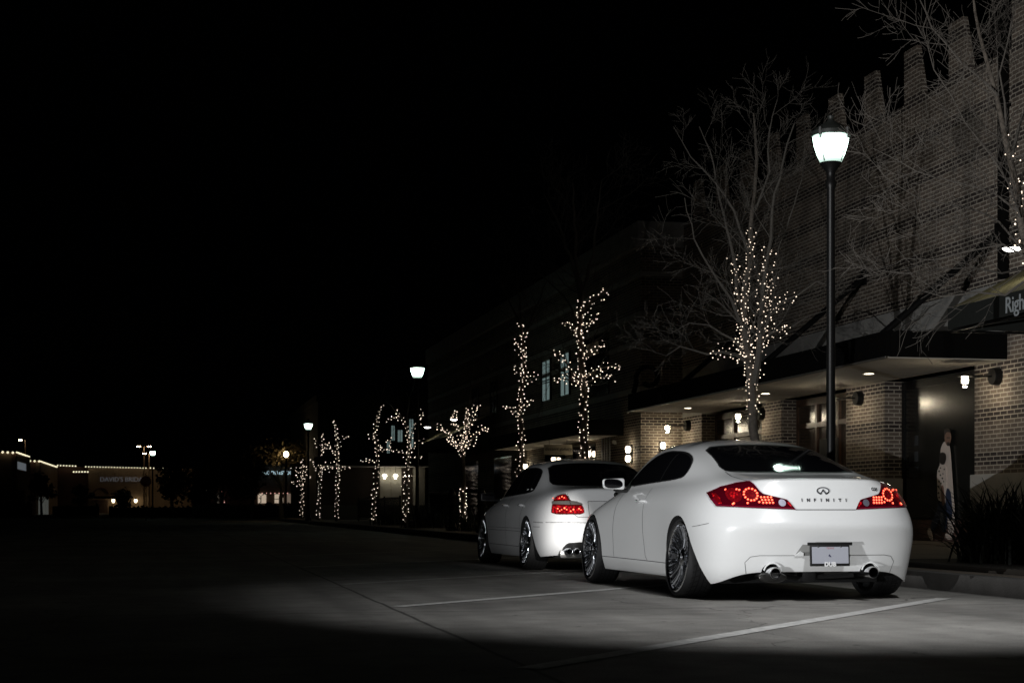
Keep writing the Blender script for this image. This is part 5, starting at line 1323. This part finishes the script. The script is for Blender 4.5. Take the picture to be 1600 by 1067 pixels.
bulbs_line(strip1, [W(90, 727, D1 + 5), W(118, 728, D1 + 5)], 7, .14, FARLINE); bulbs_line(strip1, [W(115, 737, D1 - 1), W(137, 737, D1 - 1)], 6, .15, FARLINE); bulbs_line(strip1, [W(257, 739, D1 - 1), W(296, 740, D1 - 1)], 6, .11, FARLINE)
q = MB(); o_ = W(192, 752, D1 - .6) - strip1.location; text_mb("DAVID'S BRIDAL", 1.05, .1, frame(o_, (CA, -SA, 0), (0, 0, 1)), mb=q); q.build('sign_letters', SIGNW, strip1)
far_box(strip1, 'canopy', 138, 200, 775, D1 - 4, 3.5, BLACKM2, bottom=Zp(779, D1)); far_box(strip1, 'entrance', 150, 168, 781, D1 - .5, .4, mat("store_door", (.10, .06, .05), rough=.6))
ar = MB(); pts = [W(158 + 11 * math.cos(rad(a)), 771 - 9 * math.sin(rad(a)), D1 - .3) - strip1.location for a in range(0, 181, 12)]; ar.tube(pts, .12, 6); ar.build('arch_trim', FARW2, strip1)
for k, px in enumerate((177, 212)):
    lt_ = thing('entrance_lamp', ('left' if k == 0 else 'right') + ' of the two warm lamps flanking the far store planting', 'lamp', W(px, 782, D1 - 1.2), group='entrance lamps of the far store')
    q = MB(); q.lathe([(0, .32), (.22, .22), (.26, -.05), (.16, -.30), (0, -.34)], 12); q.build('lamp_glass', mat("entrance_lamp_glass", (.9, .8, .6), emis=(1, .82, .5), strength=6), lt_, smooth=60)
    q = MB(); q.lathe([(.28, .22), (.12, .42), (0, .46)], 12); q.build('lamp_cap', BLACKM, lt_)
strip2 = thing('store_building', 'corner store block with bright slanting roof lights at the left edge', 'building', W(20, 795, 200)); strip2.location.z = 0
D2 = 190.0
def wallseg(b, name, p0, p1, ztop, m, th=.5, z0=0):
    a = p0.copy(); c = p1.copy(); n = (c - a); n.z = 0; n = Vector((-n.y, n.x, 0)).normalized() * th
    V = [Vector((v.x, v.y, z0)) - b.location for v in (a, c, c + n, a + n)]; V += [Vector((v.x, v.y, ztop)) for v in V]
    q = MB(); q.add(V, [(3, 2, 1, 0), (4, 5, 6, 7), (0, 1, 5, 4), (1, 2, 6, 5), (2, 3, 7, 6), (3, 0, 4, 7)]); return q.build(name, m, b)
zt = Zp(706, D2)
pA = W(-60, 795, D2); pB = W(25, 795, D2); pC = W(47, 795, D2 * (795 - 706) / (795 - 713.5))
wallseg(strip2, 'wall', pA, pB, zt, FARW); wallseg(strip2, 'wall', pB, pC, zt, FARW2)
bulbs_line(strip2, [W(-4, 706, D2 - .3), W(20, 707, D2 - .3)], 4, .15, FARLINE)
bulbs_line(strip2, [W(26, 706.5, D2 - .3), W(46, 713.5, D2 * 1.09)], 44, .10, FARLINE)
zt2 = Zp(719.5, 214); pD = W(62, 795, 214); pE = W(90, 795, 214 * (795 - 719.5) / (795 - 729.5))
wallseg(strip2, 'wall', W(46, 795, 214), pD, zt2, FARW2); wallseg(strip2, 'wall', pD, pE, zt2, FARW)
bulbs_line(strip2, [W(47, 720, 213.6), W(61, 720.5, 213.6)], 3, .15, FARLINE); bulbs_line(strip2, [W(63, 720.5, 213.6), W(89, 729.5, 245)], 60, .10, FARLINE)
q = MB(); a = pB.lerp(pC, .12); c = pB.lerp(pC, .72); off = Vector((0, -.3, 0))
V = [Vector((a.x, a.y - .5, Zp(732, D2))), Vector((c.x, c.y - .5, Zp(732, D2))), Vector((c.x, c.y - .5, Zp(720, D2))), Vector((a.x, a.y - .5, Zp(720, D2)))]
q.add([v - strip2.location for v in V], [(0, 1, 2, 3)]); q.build('sign_face', mat("dim_sign_face", (.3, .32, .35), emis=(.8, .9, 1), strength=.10, sampling=False), strip2)
for (a_, b_, t_) in ((60, 64, 775), (66, 70, 776), (71, 75, 777)): far_box(strip2, 'shop_window', a_, b_, t_, 212.5, .2, mat("cold_shopfront", (.3, .32, .32), emis=(.9, .95, .85), strength=.05, sampling=False))
for (a_, b_, t_) in ((20, 28, 765), (29, 37, 766)): far_box(strip2, 'column', a_, b_, t_, D2 - 2.0, .6, FARW)
far_box(strip2, 'string_course', -60, 24, 746, D2 - .8, .7, FARW, bottom=Zp(749, D2))
# middle far store with lit windows
D3 = 170.0
strip3 = thing('store_building', 'dark far store with cool lit sign letters and three bright display windows', 'building', W(430, 795, D3)); strip3.location.z = 0
far_box(strip3, 'wall', 318, 560, 722, D3, 20, mat("far_dark_wall", (.09, .065, .05), rough=.9, noise=.1, nscale=.5))
for (a_, b_, t_, bt, m_) in ((403, 415.5, 771, 786, FARG), (429, 442, 772, 786, FARG), (447, 456, 771, 786, mat("dimmer_lit_window", (.4, .35, .3), emis=(1, .75, .55), strength=.13, sampling=False))):
    w = far_box(strip3, 'display_window', a_, b_, t_, D3 - .3, .2, m_, bottom=Zp(bt, D3))
far_box(strip3, 'window_mullion', 407, 408.2, 774, D3 - .45, .1, BLACKM, bottom=Zp(785, D3)); far_box(strip3, 'window_shelf', 429, 442, 779, D3 - .45, .1, BLACKM, bottom=Zp(780, D3))
far_box(strip3, 'dim_window', 339, 342, 768, D3 - .3, .2, mat("dim_strip_window", (.2, .2, .17), emis=(1, .9, .7), strength=.03, sampling=False), bottom=Zp(786, D3)); far_box(strip3, 'dim_window', 321, 338, 764, D3 - .3, .2, mat("dim_strip_window", (.2, .2, .17)), bottom=Zp(767, D3))
q = MB(); o_ = W(409, 741, D3 - .6) - strip3.location; text_mb("Roomstore", .78, .08, frame(o_, (CA, -SA, 0), (0, 0, 1)), mb=q, align='LEFT', bold=.012); q.build('sign_letters', SIGNL, strip3)
bulbs_line(strip3, [W(346, 768, D3 - 1), W(351, 787, D3 - 1)], 9, .07, mat("pink_bulb", (.9, .5, .4), emis=(1, .5, .42), strength=.9, sampling=False))
bulbs_line(strip3, [W(403, 770.5, D3 - 1), W(456, 770.5, D3 - 1)], 9, .06, MATS["pink_bulb"])

# parking lot masts
def mast(px, py, d, heads, lab):
    t = thing('lot_light_mast', lab, 'light mast', W(px, 795, d), group='tall parking lot light masts'); t.location.z = 0
    h = Zp(py, d)
    q = MB(); q.lathe([(.22, 0), (.22, .8), (.10, .85), (.075, h)], 10); q.tube([Vector((CA, -SA, 0)) * a * .95 + Vector((0, 0, h - .02)) for a in (min(heads + [0]), max(heads + [0]))], .05, 6); q.build('mast', mat("mast_metal", (.25, .18, .13), rough=.6), t, smooth=40)
    for a in heads:
        q = MB(); o_ = Vector((CA, -SA, 0)) * a + Vector((0, 0, h)); q.lathe([(0, .12), (.30, .09), (.34, .02), (.30, .0), (0, .0)], 12, 0, Matrix.Translation(o_)); hd = q.build('lamp_head', mat("lamp_head_metal", (.2, .17, .14), rough=.5), t, smooth=40)
        q = MB(); q.lathe([(0, -.005), (.29, -.01), (.24, -.10), (0, -.13)], 12, 0, Matrix.Translation(o_)); q.build('lamp_lens', SODIUM, hd, smooth=60)
mast(40, 687, 240, [-.75], 'single-headed sodium light mast above the corner store at the left')
mast(225, 697, 235, [-.75, .75], 'taller of the twin-headed sodium light masts behind the stop sign')
mast(233, 708, 262, [-.75, .75], 'shorter of the twin-headed sodium light masts behind the stop sign')
# stop sign
t = thing('stop_sign', 'red octagonal stop sign on a dark post in front of the far bridal store', 'sign', W(228, 795, 100)); t.location.z = 0
q = MB(); q.tube([(0, 0, 0), (0, 0, 2.9)], .03, 8); q.build('post', BLACKM, t)
zc = Zp(752, 100); Ms = frame(Vector((-SA * .04, -CA * .04, zc)), (CA, -SA, 0), (0, 0, 1))
q = MB(); q.prism([(.36 * math.cos(rad(22.5 + 45 * k)), .36 * math.sin(rad(22.5 + 45 * k))) for k in range(8)], Ms, .004); q.build('border', mat("sign_white", (.5, .5, .5), rough=.5), t)
q = MB(); q.prism([(.335 * math.cos(rad(22.5 + 45 * k)), .335 * math.sin(rad(22.5 + 45 * k))) for k in range(8)], Ms @ Matrix.Translation((0, 0, .005)), .003); q.build('sign_face', STOPR, t)
q = MB(); text_mb("STOP", .28, .003, Ms @ Matrix.Translation((0, -.10, .0105)), mb=q, bold=.004); q.build('lettering', MATS["sign_white"], t)

# globe lamp and dark far trees, hedges
t = thing('globe_lamp', 'warm globe lamp glowing inside a leafy dark tree above the far store sign', 'street lamp', W(447, 795, 96)); t.location.z = 0
q = MB(); q.lathe([(.14, 0), (.12, .3), (.055, .5), (.05, 3.6), (.09, 3.7)], 12); q.build('pole', BLACKM, t, smooth=40)
q = MB(); q.lathe([(.15 * math.sin(rad(a)), 3.92 - .17 * math.cos(rad(a))) for a in range(0, 181, 20)] , 14); q.build('globe', mat("globe_glass", (.9, .8, .6), emis=(1, .80, .48), strength=22), t, smooth=180)
def leafy_tree(px, d, py_top, wpx, lab, seed, leaf=(.035, .032, .018), n=900, lo=.35):
    t = thing('leafy_tree', lab, 'tree', W(px, 795, d)); t.location.z = 0; rng = random.Random(seed)
    h = Zp(py_top, d); w = wpx / 2 * d / F_
    q = MB(); q.tube([(0, 0, 0), (rng.gauss(0, .1), rng.gauss(0, .1), h * .3), (rng.gauss(0, .25), rng.gauss(0, .25), h * .75)], [.16, .12, .03], 7)
    for k in range(7):
        z = h * rng.uniform(.25, .55); a = rng.random() * 6.28; q.tube([(0, 0, z), (math.cos(a) * w * .4, math.sin(a) * w * .4, z + h * .15), (math.cos(a) * w * .7, math.sin(a) * w * .7, z + h * .3)], [.06, .04, .015], 5)
    q.build('trunk', BARK, t)
    q = MB(); cl = [(Vector((rng.gauss(0, .45) * w, rng.gauss(0, .45) * w, h * rng.uniform(lo, .92))), rng.uniform(.22, .42) * w) for _ in range(16)]
    for k in range(n):
        c_, r_ = rng.choice(cl); p = c_ + Vector((rng.gauss(0, 1), rng.gauss(0, 1), rng.gauss(0, .8))) * r_ * .6; s = rng.uniform(.05, .13) * (d / 110)
        u = Vector((rng.gauss(0, 1), rng.gauss(0, 1), rng.gauss(0, 1))).normalized(); v = u.orthogonal().normalized()
        q.quad(p - u * s - v * s * .6, p + u * s - v * s * .6, p + u * s + v * s * .6, p - u * s + v * s * .6)
    q.build('crown', mat("leaf_%d" % int(leaf[0] * 1000), leaf, rough=.8), t)
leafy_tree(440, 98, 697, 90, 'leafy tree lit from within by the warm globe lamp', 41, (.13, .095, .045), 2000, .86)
leafy_tree(395, 120, 712, 70, 'dark leafy tree left of the far store sign', 42); leafy_tree(345, 125, 715, 80, 'dark leafy tree in the middle distance right of the bridal store', 43)
leafy_tree(270, 130, 712, 75, 'dark leafy tree hiding the right end of the bridal store', 44, n=1600); leafy_tree(192, 230, 765, 26, 'small round tree in front of the bridal store entrance', 45)
leafy_tree(127, 225, 756, 28, 'small dark tree left of the bridal store sign', 46); leafy_tree(65, 180, 735, 36, 'dark tree in front of the corner store at the left', 47); leafy_tree(310, 140, 735, 60, 'low dark tree beyond the stop sign', 48); leafy_tree(560, 105, 735, 60, 'dark tree behind the pavilion', 49)
def hedge(x0, x1, d, pt, lab, seed):
    rng = random.Random(seed); a = W(x0, 795, d); c = W(x1, 795, d); a.z = c.z = 0; h = Zp(pt, d); q = MB(); f = Vector((SA, CA, 0)); L = (c - a).length
    q0 = MB()
    V = [a, c, c + f * 1.4, a + f * 1.4]; V = V + [v + Vector((0, 0, h * .9)) for v in V]; q.add(V, [(3, 2, 1, 0), (4, 5, 6, 7), (0, 1, 5, 4), (1, 2, 6, 5), (2, 3, 7, 6), (3, 0, 4, 7)])
    for k in range(int(L * 26)):
        p = a.lerp(c, rng.random()) + f * rng.uniform(-.1, 1.5) + Vector((0, 0, h * rng.uniform(.1, 1.02))); s = rng.uniform(.06, .16); u = Vector((rng.gauss(0, 1), rng.gauss(0, 1), rng.gauss(0, 1))).normalized(); v = u.orthogonal().normalized()
        q.quad(p - u * s - v * s, p + u * s - v * s, p + u * s + v * s, p - u * s + v * s)
    tag(q.build('hedge', HEDGE), lab, 'hedge')
hedge(-20, 44, 170, 785, 'clipped dark hedge at the far left edge', 51); hedge(82, 150, 180, 789, 'clipped dark hedge before the small dark tree', 52); hedge(170, 330, 160, 791, 'long dark hedge below the bridal store lamps', 53); hedge(300, 480, 120, 787, 'long dark hedge below the far display windows', 54)
